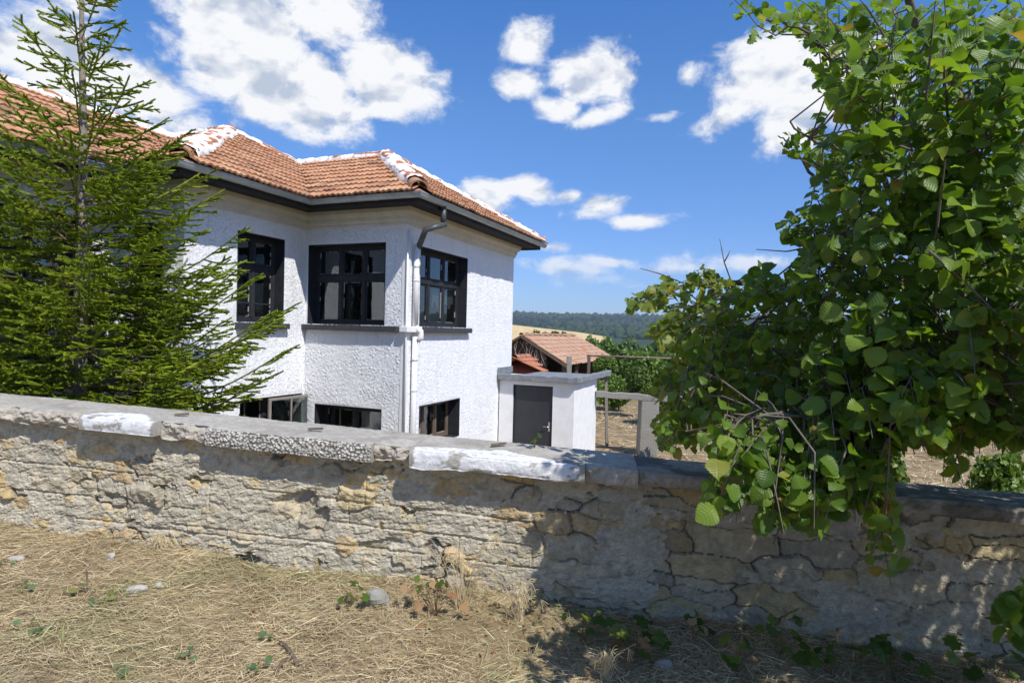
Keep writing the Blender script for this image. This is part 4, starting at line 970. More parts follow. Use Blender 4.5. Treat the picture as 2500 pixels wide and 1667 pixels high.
# ================================================================== foliage materials and templates
def leaf_mat(name, stops, vein=True, trans=.44, rough=.42, veins=7.0):
    m = bpy.data.materials.new(name); m.use_nodes = True; nt = m.node_tree; nt.nodes.clear(); N = NT(nt)
    oi = N.n('ShaderNodeObjectInfo'); ge = N.n('ShaderNodeNewGeometry')
    r = N.math('FRACT', N.math('ADD', oi.outputs['Random'], ge.outputs['Random Per Island'])); c = N.ramp(r, stops)
    v = N.coord('Object'); c = N.mix(N.math('MULTIPLY', N.noise(v, 5, 4, .6), .5), c, N.mix(.5, c, (.02, .035, .008), 'MIX'))
    pb = N.n('ShaderNodeBsdfPrincipled'); pb.inputs['Roughness'].default_value = rough; pb.inputs['Specular IOR Level'].default_value = .35
    tl = N.n('ShaderNodeBsdfTranslucent')
    if vein:
        uvn = N.n('ShaderNodeUVMap'); sp = N.n('ShaderNodeSeparateXYZ'); N.l(uvn.outputs[0], sp.inputs[0])
        sd = N.math('ABSOLUTE', N.math('SUBTRACT', sp.outputs[0], .5)); w = N.math('SUBTRACT', sp.outputs[1], N.math('MULTIPLY', sd, .75))
        tri = N.math('ABSOLUTE', N.math('SUBTRACT', N.math('FRACT', N.math('MULTIPLY', w, veins)), .5))
        line = N.math('SUBTRACT', 1.0, N.math('MULTIPLY', tri, 9.0), clamp=True); mid = N.math('SUBTRACT', 1.0, N.math('MULTIPLY', sd, 42.0), clamp=True)
        vv = N.math('MAXIMUM', N.math('MULTIPLY', line, .55), mid)
        c = N.mix(N.math('MULTIPLY', vv, .12), c, (.22, .26, .07))
        N.bump(N.math('SUBTRACT', N.math('MULTIPLY', tri, 2.0), vv), pb, .25, .003)
    N.l(c, pb.inputs['Base Color'])
    tcx = N.mix(1.0, c, (1.7, 1.7, .6), 'MULTIPLY'); N.l(tcx, tl.inputs['Color'])
    mx = N.n('ShaderNodeMixShader'); mx.inputs[0].default_value = trans; N.l(pb.outputs[0], mx.inputs[1]); N.l(tl.outputs[0], mx.inputs[2])
    o = N.n('ShaderNodeOutputMaterial'); N.l(mx.outputs[0], o.inputs[0]); return m
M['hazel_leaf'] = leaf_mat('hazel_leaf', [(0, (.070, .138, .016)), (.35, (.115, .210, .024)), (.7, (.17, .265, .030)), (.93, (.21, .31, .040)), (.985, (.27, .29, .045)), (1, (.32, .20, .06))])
M['hazel_pale'] = leaf_mat('painted_sun_hazel_leaf', [(0, (.15, .21, .036)), (.5, (.21, .27, .045)), (.85, (.27, .31, .06)), (1, (.36, .31, .08))])  # lighter leaf copy: sunlight on the low left limb put into the colour
M['weed_leaf'] = leaf_mat('geranium_leaf', [(0, (.05, .10, .018)), (.6, (.09, .15, .025)), (1, (.20, .24, .04))], veins=4)
M['dead_leaf'] = leaf_mat('dead_orange_leaf', [(0, (.20, .095, .04)), (.5, (.30, .155, .07)), (1, (.42, .29, .15))], veins=4, trans=.15, rough=.8)
M['small_weed'] = leaf_mat('blue_green_weed_leaf', [(0, (.10, .18, .08)), (.6, (.16, .25, .12)), (1, (.26, .30, .08))], veins=3)
M['bush'] = leaf_mat('bush_leaf', [(0, (.05, .095, .018)), (.5, (.095, .160, .028)), (.9, (.15, .22, .040)), (1, (.20, .22, .05))], vein=False, trans=.3)
M['bush_light'] = leaf_mat('ivy_leaf', [(0, (.08, .15, .022)), (.5, (.135, .22, .032)), (1, (.20, .29, .05))], vein=False, trans=.3)
M['olive_leaf'] = leaf_mat('grey_green_leaf', [(0, (.12, .16, .07)), (1, (.20, .24, .12))], vein=False, trans=.3)
M['needle'] = leaf_mat('spruce_needle', [(0, (.14, .205, .012)), (.4, (.23, .305, .016)), (.8, (.31, .375, .024)), (1, (.38, .42, .04))], vein=False, trans=.40, rough=.5)
M['bark'] = simple('grey_bark', (.16, .135, .11), (.085, .07, .055), 14, .9, .7, .006, 60, stretch=(1, 1, .4))
M['spruce_bark'] = simple('spruce_bark', (.30, .26, .20), (.17, .14, .11), 30, .9, .9, .006, 90)
M['spruce_twig'] = simple('spruce_twig', (.20, .16, .06), (.12, .09, .04), 10, .9, 0)

def leaf_tpl(n, fold=.18, droop=.22, seed=0, serr=.022):
    ys = np.linspace(0, 1, n + 1); w = np.interp(ys, [0, .05, .14, .28, .45, .62, .78, .90, .97, 1.0], [.05, .27, .40, .49, .53, .50, .41, .25, .09, 0.])
    rg = np.random.default_rng(seed); V = []; UV = []
    wav = rg.uniform(.02, .06); ph = rg.uniform(0, 6)
    for side in (-1, 0, 1):
        for j, (y, ww) in enumerate(zip(ys, w)):
            ww = ww * (1 + .10 * math.sin(5 * y + ph * (2 + side)))
            x = side * (ww + (serr * (1 if j % 2 else -1) if 0 < j < n else 0)); yy = y - (.06 if (side and j == 0) else 0) + (.03 if side else 0) * (1 - y)
            z = fold * abs(x) - droop * y * y + (wav * math.sin(9 * y + ph + side) if side else 0); V.append((x, yy, z)); UV.append((.5 + .5 * x, y))
    k = n + 1; F = []
    for j in range(n): F += [(k + j, k + j + 1, j + 1, j), (2 * k + j, 2 * k + j + 1, k + j + 1, k + j)]
    return np.array(V), np.array(F), np.array(UV)
def lobed_tpl(lobes=5, seed=0, dent=.35):
    rg = np.random.default_rng(seed); n = lobes * 6; V = [(0, .0, 0)]; UV = [(.5, .0)]
    for i in range(n + 1):
        t = i / n; a = math.radians(-150 + 300 * t); r = .52 * (1 - dent * (math.cos(t * lobes * 2 * math.pi) * .5 + .5)) * (1 + .06 * (i % 2)) * (.85 + .2 * math.cos(a))
        V.append((r * math.sin(a), .12 + r * math.cos(a), .10 * r * math.cos(3 * a) - .15 * r * r + .05 * rg.normal() * .3)); UV.append((.5 + V[-1][0], V[-1][1]))
    return np.array(V), np.array([(0, i + 1, i + 2) for i in range(n)]), np.array(UV)
def frames(d, nrm):
    """rows: leaf length direction d and face normal -> rotation matrices (n,3,3) with columns x,y,z"""
    d = d / np.linalg.norm(d, axis=1, keepdims=True); z = nrm - d * (nrm * d).sum(1, keepdims=True); z /= np.linalg.norm(z, axis=1, keepdims=True) + 1e-9
    x = np.cross(d, z); return np.stack([x, d, z], 2)
def scatter(tpls, pos, R, sc, which):
    Vs, Fs, Us = [], [], []; o = 0
    for k, (V, F, U) in enumerate(tpls):
        i = np.where(which == k)[0]
        if not len(i): continue
        P = np.einsum('nij,vj->nvi', R[i], V) * sc[i][:, None, None] + pos[i][:, None]
        Vs.append(P.reshape(-1, 3)); Fs.append((F[None] + (np.arange(len(i)) * len(V))[:, None, None] + o).reshape(-1, F.shape[1])); Us.append(np.tile(U, (len(i), 1))); o += len(i) * len(V)
    return np.concatenate(Vs), Fs, np.concatenate(Us)
def in_poly(poly, x, y):
    r = np.zeros(x.shape, bool); n = len(poly)
    for i in range(n):
        (x0, y0), (x1, y1) = poly[i], poly[(i + 1) % n]
        c = ((y0 > y) != (y1 > y)) & (x < (x1 - x0) * (y - y0) / (y1 - y0 + 1e-12) + x0); r ^= c
    return r
def pxs(P):
    P = P - np.array([0, 0, EZ]); z = P @ cF; zz = np.where(np.abs(z) < 1e-3, 1e-3, z); return 1250 + FPX * (P @ cR) / zz, 833.5 - FPX * (P @ cU) / zz, z

# ================================================================== hazel hanging over the wall on the right
HB = at(2035, 1190, 5.9); HB[2] = YARD
hazel = thing('hazel_tree', 'large hazel tree with broad toothed leaves hanging over the stone wall', 'tree', HB)
HO = np.array(hazel.location)
def limb(pts): return [at(*p) for p in pts]
B0 = HB.copy(); up = lambda px, py, Y: at(px, py, Y)
fork = at(2110, 960, 5.5)
limbs = [
    ([B0, at(2020, 1080, 5.8), fork, at(2250, 640, 5.0), at(2360, 300, 4.5), at(2240, 60, 4.1), at(2180, -160, 3.9)], .085, .02),
    ([B0 + [.1, 0, 0], at(2000, 1050, 5.7), at(1990, 900, 5.3), at(1930, 720, 4.8), at(1790, 690, 4.5), at(1660, 700, 4.3), at(1560, 735, 4.25)], .06, .006),
    ([at(2250, 640, 5.0), at(2150, 420, 4.3), at(2060, 230, 3.9), at(1985, 90, 3.7), at(1860, 45, 3.65)], .03, .004),
    ([fork, at(2230, 780, 4.4), at(2120, 620, 3.9), at(2040, 590, 3.7), at(1985, 600, 3.65)], .03, .004),
    ([fork, at(2280, 830, 4.2), at(2160, 960, 3.5), at(2050, 1020, 3.0), at(1880, 1010, 2.85), at(1780, 1050, 2.8), at(1740, 1170, 2.75), at(1750, 1250, 2.75)], .014, .003),
    ([fork, at(2300, 860, 3.8), at(2210, 1010, 3.1), at(2120, 1120, 2.9), at(2135, 1230, 2.85), at(2150, 1290, 2.85), at(2120, 1350, 2.85), at(2095, 1365, 2.85)], .013, .003),
    ([fork, at(2380, 820, 5.0), at(2500, 640, 4.6), at(2640, 420, 4.0), at(2800, 200, 3.6)], .055, .015),
    ([at(2360, 300, 4.5), at(2260, 340, 4.0), at(2150, 330, 3.7), at(2010, 350, 3.6), at(1930, 300, 3.6)], .03, .005),
    ([at(2250, 640, 5.0), at(2100, 500, 4.6), at(1990, 430, 4.5), at(1940, 360, 4.5), at(1900, 330, 4.5)], .025, .004),
    ([at(2500, 640, 4.6), at(2480, 800, 3.4), at(2360, 930, 2.7), at(2260, 1000, 2.5)], .02, .004),
    ([at(1930, 720, 4.8), at(1800, 820, 4.4), at(1690, 900, 4.1), at(1610, 960, 4.1)], .022, .004),
    ([at(2600, 640, 3.6), at(2620, 1000, 2.9), at(2560, 1300, 2.7), at(2500, 1470, 2.7)], .02, .004)]
def smooth_path(P, n=6):
    P = [np.array(p, float) for p in P]; P = [2 * P[0] - P[1]] + P + [2 * P[-1] - P[-2]]; out = []
    for i in range(1, len(P) - 2):
        for k in range(n):
            t = k / n; out.append(.5 * ((2 * P[i]) + (-P[i - 1] + P[i + 1]) * t + (2 * P[i - 1] - 5 * P[i] + 4 * P[i + 1] - P[i + 2]) * t * t + (-P[i - 1] + 3 * P[i] - 3 * P[i + 1] + P[i + 2]) * t ** 3))
    return out + [P[-2]]
LS = []
for li, (pts, r0, r1) in enumerate(limbs):
    sp = smooth_path(pts); rr = [r0 + (r1 - r0) * (i / (len(sp) - 1)) ** .7 for i in range(len(sp))]
    jit = np.random.default_rng(li).normal(0, .006, (len(sp), 3)); sp = [p + j for p, j in zip(sp, jit)]
    q = MB(); q.tube([p - HO for p in sp], rr, 7); q.obj('trunk' if li == 0 else 'branch', M['bark'], hazel, True); LS += [(p, r) for p, r in zip(sp, rr)]
LP = np.array([p for p, r in LS])
FV = 1.063
CROWN = [(x * FV, y * FV) for x, y in [(1676, 12), (1692, 44), (1735, 46), (1722, 102), (1768, 92), (1810, 72), (1868, 108), (1848, 150), (1884, 168), (1868, 205), (1905, 222), (1925, 262), (1955, 292), (1925, 330),
    (1893, 300), (1896, 258), (1868, 256), (1830, 290), (1788, 318), (1806, 352), (1850, 372), (1882, 392), (1860, 440), (1822, 476), (1788, 500), (1792, 545), (1838, 562), (1822, 622), (1800, 640),
    (1775, 632), (1768, 604), (1742, 604), (1722, 638), (1668, 648), (1622, 612), (1580, 622), (1576, 672), (1552, 640), (1520, 640), (1508, 668), (1470, 664), (1438, 690), (1452, 716), (1500, 706), (1530, 722), (1476, 762), (1502, 792), (1560, 812),
    (1512, 862), (1496, 902), (1526, 930), (1492, 985), (1506, 1022), (1580, 1050), (1640, 1056), (1616, 1108), (1620, 1178), (1668, 1206), (1704, 1172), (1700, 1120), (1738, 1170), (1736, 1222), (1776, 1226), (1826, 1186), (1842, 1228), (1904, 1230), (1888, 1176), (1990, 1190), (2012, 1172), (2056, 1166), (2042, 1100), (2062, 1046),
    (2125, 1030), (2150, 1098), (2212, 1100), (2228, 1036), (2300, 1046), (2360, 1066), (2700, 1050), (2700, -300), (1676, -300)]]
TIP = [(x * FV, y * FV) for x, y in [(2000, 1200), (2060, 1195), (2082, 1270), (2076, 1345), (2030, 1340), (1990, 1300)]]
LOWR = [(x * FV, y * FV) for x, y in [(2250, 1400), (2300, 1380), (2360, 1340), (2400, 1470), (2352, 1500), (2290, 1460)]]
gr_ = np.random.default_rng(21)
anch = []
def add_anchor(n, poly, bb, dfun):
    k = 0
    while k < n:
        px = gr_.uniform(bb[0], bb[2], 400); py = gr_.uniform(bb[1], bb[3], 400); ok = in_poly(poly, px, py)
        for a_, b_ in zip(px[ok], py[ok]):
            if k >= n: break
            anch.append(at(a_, b_, dfun(a_, b_))); k += 1
def depth_of(px, py):
    near = np.interp(px, [1500, 1700, 1950, 2200, 2500], [3.7, 3.3, 2.85, 2.5, 2.3]); far = np.interp(px, [1500, 1800, 2100, 2500], [4.7, 4.9, 5.4, 5.6])
    if py < 330: near = max(near, 2.3 if px > 2050 else 3.0)
    lim = 986 + .099 * px - 20
    if py > lim - 60 and px < 2250: far = min(far, 3.55)
    if py > lim + 60: near, far = min(near, 2.5), 3.2
    return near + (far - near) * gr_.random() ** 1.25
add_anchor(1060, CROWN, (1520, -40, 2640, 1330), depth_of)
add_anchor(6, TIP, (2090, 1260, 2230, 1440), lambda a, b: 2.82 + .1 * gr_.random()); add_anchor(7, LOWR, (2380, 1420, 2560, 1600), lambda a, b: 2.65 + .15 * gr_.random())
for (a_, b_, dd_, nn_) in ((1455, 690, 4.25, 3), (1480, 700, 4.2, 3), (1520, 690, 4.2, 4), (1560, 665, 4.2, 4), (1625, 660, 4.2, 5), (1700, 650, 4.1, 5), (1540, 745, 4.2, 5), (1600, 770, 4.2, 6), (1590, 840, 4.15, 6), (1610, 920, 4.1, 6), (1600, 1000, 4.0, 6), (1650, 1060, 3.5, 6), (1800, 40, 3.65, 8), (1840, 90, 3.65, 6), (1990, 200, 3.7, 6), (1930, 310, 4.3, 4), (1915, 350, 4.4, 4), (1930, 530, 4.0, 7), (1960, 590, 3.8, 6), (1770, 1150, 2.75, 5), (1750, 1240, 2.75, 6), (1850, 1270, 2.8, 6), (1980, 1270, 2.8, 7),
    (2060, 1150, 2.7, 8), (2150, 1060, 2.7, 8), (2280, 1030, 2.6, 9), (2400, 1000, 2.6, 9), (2480, 1040, 2.6, 8), (2350, 930, 2.5, 8), (2200, 950, 2.6, 8)):
    for _ in range(nn_): anch.append(at(a_ + gr_.normal(0, 22), b_ + gr_.normal(0, 18), dd_ + gr_.normal(0, .12)))
n_in = len(anch)
for (n_o, cen_, rad_) in ((170, (3.7, 3.2, EZ + .5), (1.5, 1.1, 1.0)), (520, (3.1, 1.6, EZ + .35), (1.3, 1.0, 1.0)), (120, (4.2, 2.6, EZ + .3), (.9, .9, .8))):   # the crown goes on outside the frame
    k = 0
    while k < n_o:
        e_ = gr_.uniform(-1, 1, 3); P = np.array(cen_) + e_ * np.array(rad_)
        if e_ @ e_ > 1 or np.linalg.norm(P - np.array([0, 0, EZ])) < 1.7: continue
        px, py, zz = pxs(P[None])
        if zz[0] > .05 and -60 < px[0] < 2580 and py[0] > -40: continue
        anch.append(P); k += 1
CC = np.array([2.55, 4.2, EZ + .9])
tw = MB(); lp, ld, ln_, ls, lsun = [], [], [], [], []
for ai, P in enumerate(anch):
    inw = CC - P; inw = inw / (np.linalg.norm(inw) + .3); jit = gr_.normal(0, .25, 3)
    tdir = -inw * .9 + jit + np.array([0, 0, .15]); tdir /= np.linalg.norm(tdir); Lt = gr_.uniform(.25, .48)
    low = P[2] < EZ - .55
    if low: tdir = np.array([tdir[0] * .5, tdir[1] * .5, -.8]); tdir /= np.linalg.norm(tdir)
    Q = P - tdir * Lt; sag = np.array([0, 0, -.05]); pts = [Q + (P - Q) * t + sag * t * t for t in (0, .35, .7, 1.)]
    d_ = np.linalg.norm(LP - Q, axis=1); j = int(np.argmin(d_))
    tq = pxs(np.array([Q, (Q + P) / 2, P, (Q + LP[j]) / 2])); tin = (tq[2] > .05) & (tq[0] > -40) & (tq[0] < 2540) & (tq[1] > -40) & (tq[1] < 1710); tok = ~tin | in_poly(CROWN, tq[0], tq[1]) | in_poly(TIP, tq[0], tq[1]) | in_poly(LOWR, tq[0], tq[1])
    cmin = np.interp(P[2] - EZ, [-.3, .1, .6, 1.2, 3], [2.2, 2.45, 2.72, 2.66, 2.36]) + .12 * (vnoise(np.array([P[2] * 2.3]), np.array([P[1] * 1.7]), 5)[0] - .3)
    if P[0] * .79 + P[1] * .614 < cmin: continue
    if tok[0] and tok[1] and tok[2]:
        if d_[j] < .62 and tok[3]: mid = (LP[j] + Q) / 2 + gr_.normal(0, .05, 3); tw.tube([x - HO for x in (LP[j], mid, *pts)], [.006, .005, .0045, .004, .003, .002], 4, False)
        else: tw.tube([x - HO for x in pts], [.006, .005, .0035, .002], 4, False)
    nl = gr_.integers(9, 14)
    for k in range(nl):
        t = (k + .6) / nl; p = Q + (P - Q) * t + sag * t * t; sd = np.cross(tdir, (0, 0, 1)); sd /= np.linalg.norm(sd) + 1e-6
        dirv = tdir * (.35 + .5 * (k == nl - 1)) + sd * (1 if k % 2 else -1) * gr_.uniform(.5, 1) + gr_.normal(0, .42, 3) + np.array([0, 0, -.22])
        nn = np.array([.0, -.25, .35]) + SUN * .75 + gr_.normal(0, .62, 3)
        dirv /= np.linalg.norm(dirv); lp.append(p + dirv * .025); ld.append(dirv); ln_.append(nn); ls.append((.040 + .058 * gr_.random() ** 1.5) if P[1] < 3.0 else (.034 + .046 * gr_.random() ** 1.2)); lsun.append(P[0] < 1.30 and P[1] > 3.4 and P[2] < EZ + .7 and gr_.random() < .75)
lp, ld, ln_, ls, lsun = map(np.array, (lp, ld, ln_, ls, lsun))
px, py, zz = pxs(lp + ld * ls[:, None] * .5); inframe = (zz > .05) & (px > -60) & (px < 2560) & (py > -60) & (py < 1730)
okp = in_poly(CROWN, px, py) | in_poly(TIP, px, py) | in_poly(LOWR, px, py)
hole = ((np.hypot((px - 2235) / 60, (py - 1125) / 40) < 1) | (np.hypot((px - 2450) / 80, (py - 1120) / 40) < 1)) & (zz < 6)
wy = wall_y(lp[:, 0]); inwall = (lp[:, 1] > wy - .22) & (lp[:, 1] < wy + .5) & (lp[:, 2] < EZ + base_rel(lp[:, 0]) + 1.10)
csh = lp[:, 0] * .79 + lp[:, 1] * .614 > np.interp(lp[:, 2] - EZ, [-.3, .1, .6, 1.2, 3], [2.15, 2.4, 2.68, 2.62, 2.33])
keep = csh & (~inframe | (okp & ~hole)) & ~inwall & (np.linalg.norm(lp - np.array([0, 0, EZ]), axis=1) > 1.55)
kk = (4.2 - lp[:, 1]) / -SUN[1]; sX = lp[:, 0] - SUN[0] * kk; sZ = lp[:, 2] - SUN[2] * kk - EZ                  # keep the sun on the low left limb
blk = (lp[:, 1] < 3.9) & (sX > .55) & (sX < 1.65) & (sZ > -.55) & (sZ < .75); keep &= ~(blk & (~inframe | (gr_.random(len(lp)) < .72)))
lp, ld, ln_, ls, lsun, zz, inframe = (a[keep] for a in (lp, ld, ln_, ls, lsun, zz, inframe))
R = frames(ld, ln_); near_t = [leaf_tpl(20, f, d_, s, .045) for s, (f, d_) in enumerate(((.30, .25), (.10, .50), (.55, .15), (.40, .60)))]; far_t = [leaf_tpl(5, f, d_, 9 + s, .06) for s, (f, d_) in enumerate(((.28, .30), (.12, .45), (.50, .2)))]
show = np.where(inframe, ls / np.maximum(zz, .3), 0); order = np.argsort(-show); big = order[:296]
lmesh = {}
for s, (V, F, U) in enumerate(near_t):
    for mk_ in ('hazel_leaf', 'hazel_pale'): lmesh[s, mk_] = mesh_np('leaf', V, F, M[mk_], True, uv=U)
for i in big:
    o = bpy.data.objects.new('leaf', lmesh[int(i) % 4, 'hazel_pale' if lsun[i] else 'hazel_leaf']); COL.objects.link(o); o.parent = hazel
    mm = np.eye(4); mm[:3, :3] = R[i] * ls[i]; mm[:3, 3] = lp[i] - HO; o.matrix_local = Matrix(mm.tolist())
rst = order[296:]; mid = rst[:2600]; far_ = rst[2600:]
for nm, idx, tp in (('foliage', mid, near_t), ('foliage_behind', far_, far_t)):
    Vv, Ff, Uu = scatter(tp, lp[idx] - HO, R[idx], ls[idx], np.arange(len(idx)) % len(tp))
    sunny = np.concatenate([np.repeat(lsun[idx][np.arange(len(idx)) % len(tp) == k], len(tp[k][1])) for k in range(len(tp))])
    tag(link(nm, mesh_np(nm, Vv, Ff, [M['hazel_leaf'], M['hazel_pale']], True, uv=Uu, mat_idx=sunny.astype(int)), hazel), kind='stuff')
tag(tw.obj('twigs', M['bark'], hazel, True), kind='stuff')
for pts in ([(1790, 700, 4.2), (1768, 640, 4.2), (1757, 583, 4.2)], [(1990, 602, 3.65), (1920, 614, 3.6), (1846, 609, 3.6)], [(1690, 700, 4.25), (1610, 668, 4.2), (1562, 655, 4.2)], [(1768, 640, 4.2), (1778, 622, 4.2), (1782, 612, 4.2)], [(1995, 375, 4.4), (1940, 345, 4.4), (1925, 322, 4.4)]):
    q = MB(); q.tube([at(*p) - HO for p in pts], [.005, .004, .002], 4); q.obj('bare_twig', M['bark'], hazel, True)
print('hazel leaves', len(lp))

# ================================================================== spruce in front of the house on the left
SB = at(200, 600, 6.8); SB[2] = YARD
spruce = thing('spruce_tree', 'young green spruce tree with a bare upper trunk in front of the house', 'tree', SB)
zz_ = np.linspace(0, 7.3, 30); tr = np.interp(zz_ - 2.9, [-2.9, 0, 1.2, 2.4, 3.6, 4.4], [.10, .072, .052, .036, .02, .006])
lean = lambda z: np.array([-.035 * (z - 3.7) * .25 + .02 * math.sin(z * 1.7), .01 * math.sin(z * 2.3), z])
q = MB(); q.tube([lean(z) for z in zz_], list(tr), 9); q.obj('trunk', M['spruce_bark'], spruce, True)
sg = np.random.default_rng(33)
def branch_geo(z0, azm, L, rise):
    """main axis, side twigs; returns wood tubes and needle segments"""
    o = lean(z0); d = np.array([math.cos(azm), math.sin(azm), 0]); sd = np.array([-d[1], d[0], 0]); n = 12; ax = []
    for i in range(n + 1):
        t = i / n; h = L * t * math.cos(rise * .8); ax.append(o + d * h + np.array([0, 0, L * (math.sin(rise) * t - (.16 if z0 < 3.6 else .0) * math.sin(math.pi * min(1, t * 1.1)) * (.5) + .10 * t ** 3)]) + sd * .03 * L * math.sin(3 * t + azm))
    wood = [(ax, [max(.0035, .017 * L / 2 * (1 - .85 * i / n)) for i in range(n + 1)], 5)]; segs = []
    axa = np.array(ax); cum = np.linspace(0, L, n + 1)
    def pt(s): return np.array([np.interp(s, cum, axa[:, k]) for k in range(3)])
    s = max(.10, .16 * L); side = 1
    segs += [(pt(a_), pt(min(L, a_ + .07))) for a_ in np.arange(L * .35, L, .07)]
    while s < L - .03:
        rem = L - s; l2 = min(.62, .12 + .42 * rem) * sg.uniform(.7, 1.1); side = -side
        tdir = d * .72 + sd * side * sg.uniform(.55, .85) + np.array([0, 0, sg.normal(.02, .16) + (.12 if rem < .4 else -.06)]); tdir /= np.linalg.norm(tdir); b_ = pt(s)
        m_ = 4; pts = [b_ + tdir * l2 * k / m_ + np.array([0, 0, (-.10 * (k / m_) + .16 * (k / m_) ** 2) * l2]) for k in range(m_ + 1)]
        wood.append((pts[::2], [.004, .003, .002], 3)); st = 1 if l2 > .3 else 0
        segs += [(pts[k], pts[k + 1]) for k in range(st, m_)]
        if l2 > .16:
            for u in np.arange(.28, .95, .10 / l2):
                for s2 in (-1, 1):
                    if sg.random() < .18: continue
                    p = b_ + tdir * l2 * u + np.array([0, 0, (-.10 * u + .16 * u * u) * l2]); sd2 = np.cross(tdir, (0, 0, 1)) * s2
                    t3 = tdir * .75 + sd2 * .62 + np.array([0, 0, sg.normal(.04, .2)]); t3 /= np.linalg.norm(t3); l3 = min(.16, .05 + .35 * l2 * (1 - u)) * sg.uniform(.7, 1.15)
                    segs.append((p, p + t3 * l3))
        s += sg.uniform(.06, .10) + .02 * (z0 > 4.8)
    return wood, segs
def needles(segs, per_m=170, ln=.022, wd=.011, core=.0115):
    A = np.array([s[0] for s in segs]); B = np.array([s[1] for s in segs]); Ls = np.linalg.norm(B - A, axis=1); cnt = np.maximum(3, (Ls * per_m).astype(int)); idx = np.repeat(np.arange(len(A)), cnt)
    t = sg.random(len(idx)); d = (B - A) / Ls[:, None]; p = A[idx] + (B - A)[idx] * t[:, None]; rv = sg.normal(0, 1, (len(idx), 3)) + np.array([0, 0, .35]); dd = d[idx]
    rv -= dd * (rv * dd).sum(1, keepdims=True); rv /= np.linalg.norm(rv, axis=1, keepdims=True) + 1e-9; nd = dd * .62 + rv * .78
    w = np.cross(nd, sg.normal(0, 1, nd.shape)); w /= np.linalg.norm(w, axis=1, keepdims=True) + 1e-9; l_ = ln * sg.uniform(.75, 1.15, len(idx))[:, None]
    V = np.stack([p - w * wd / 2, p + w * wd / 2, p + nd * l_], 1).reshape(-1, 3); F = np.arange(len(V)).reshape(-1, 3)
    # the packed needle bases read as a solid green sheath round each shoot
    a1 = np.cross(d, np.array([.3, .2, .9])); a1 /= np.linalg.norm(a1, axis=1, keepdims=True); a2 = np.cross(d, a1); ring = []
    for e, r_ in ((A, core), (B + d * .004, core * .75)):
        for k in range(3): c_, s_ = math.cos(2.094 * k), math.sin(2.094 * k); ring.append(e + (a1 * c_ + a2 * s_) * r_)
    V2 = np.stack(ring, 1).reshape(-1, 3); o = np.arange(len(A))[:, None, None] * 6 + len(V)
    T = np.array([(0, 1, 4), (0, 4, 3), (1, 2, 5), (1, 5, 4), (2, 0, 3), (2, 3, 5), (3, 4, 5)])[None] + o
    return np.concatenate([V, V2]), np.concatenate([F, T.reshape(-1, 3)])
z = .75; wh = 0; nneed = 0
while z < 7.15:
    zr_ = z - 2.9; L0 = float(np.interp(zr_, [-2.2, -.9, .2, 1.2, 2.0, 2.8, 3.6, 4.3], [2.35, 2.3, 1.85, 1.35, .98, .70, .50, .2])); nb_ = 12 if zr_ < .2 else 10 if zr_ < .9 else (7 if zr_ < 1.7 else 5)
    for k in range(nb_):
        a_ = 2 * math.pi * (k + .5 * (wh % 2)) / nb_ + sg.normal(0, .18); L = L0 * sg.uniform(.72, 1.08); rise = math.radians(float(np.interp(zr_, [-2, 0, 1.5, 3.0, 4.2], [8, 17, 27, 40, 55])) + sg.normal(0, 5)); dy = math.sin(a_)
        room = (6.8 - (5.42 if zr_ < 0 else 5.15)) if dy < 0 else 1.55 + .5 * (math.cos(a_) < -.2)
        if abs(dy) > .05: L = min(L, room / abs(dy) / math.cos(rise * .8))
        if zr_ < -1.1 and dy < -.2: continue
        wood, segs = branch_geo(z + sg.normal(0, .03), a_, L, rise); q = MB()
        for (pts, rr, n_) in wood: q.tube(pts, rr, n_, False)
        V1 = np.array(q.v); F4 = np.array(q.f); V2, F3 = needles(segs, 165 if zr_ < 1.6 else 200); nneed += len(F3)
        me = mesh_np('branch', np.concatenate([V1, V2]), [F4, F3 + len(V1)], [M['spruce_twig'], M['needle']], mat_idx=np.concatenate([np.zeros(len(F4)), np.ones(len(F3))])); link('branch', me, spruce)
    z += float(np.interp(zr_, [-2, 0, 1.5, 3.5], [.25, .22, .29, .42])) * sg.uniform(.85, 1.1); wh += 1
# shoots along the leader
segs = [(lean(z_), lean(z_ + .06)) for z_ in np.arange(6.35, 7.28, .06)]; V2, F3 = needles(segs, 300); link('leader', mesh_np('leader', V2, F3, M['needle']), spruce)
print('needles', nneed)
# ================================================================== trees and bushes beyond the yard
def blob_leaves(n, rad, size, seed, flat=.75, lumps=9, hollow=.55):
    """leaf quads through a lumpy crown volume centred at the origin"""
    g = np.random.default_rng(seed); cen = g.normal(0, 1, (lumps, 3)); cen /= np.linalg.norm(cen, axis=1, keepdims=True); cen *= g.uniform(.25, .72, (lumps, 1)); cr_ = g.uniform(.30, .55, lumps)
    k = g.integers(0, lumps, n); d = g.normal(0, 1, (n, 3)); d /= np.linalg.norm(d, axis=1, keepdims=True); r = (hollow + (1 - hollow) * g.random(n)) ** .6
    p = (cen[k] + d * (cr_[k] * r)[:, None]) * np.array(rad)
    nn = d + g.normal(0, .5, (n, 3)) + np.array([0, 0, .3]); dr = g.normal(0, 1, (n, 3)) + np.array([0, 0, -.4]); R = frames(dr, nn); s = size * g.uniform(.6, 1.25, n)
    q = np.array([(-.42, .15, .05), (0, 0, 0), (.42, .15, .05), (.30, .75, .0), (0, 1, -.1), (-.30, .75, .0)]); V = np.einsum('nij,vj->nvi', R, q) * s[:, None, None] + p[:, None]
    F = (np.array([[0, 1, 4, 5], [1, 2, 3, 4]])[None] + (np.arange(n) * 6)[:, None, None]).reshape(-1, 4); return V.reshape(-1, 3), F
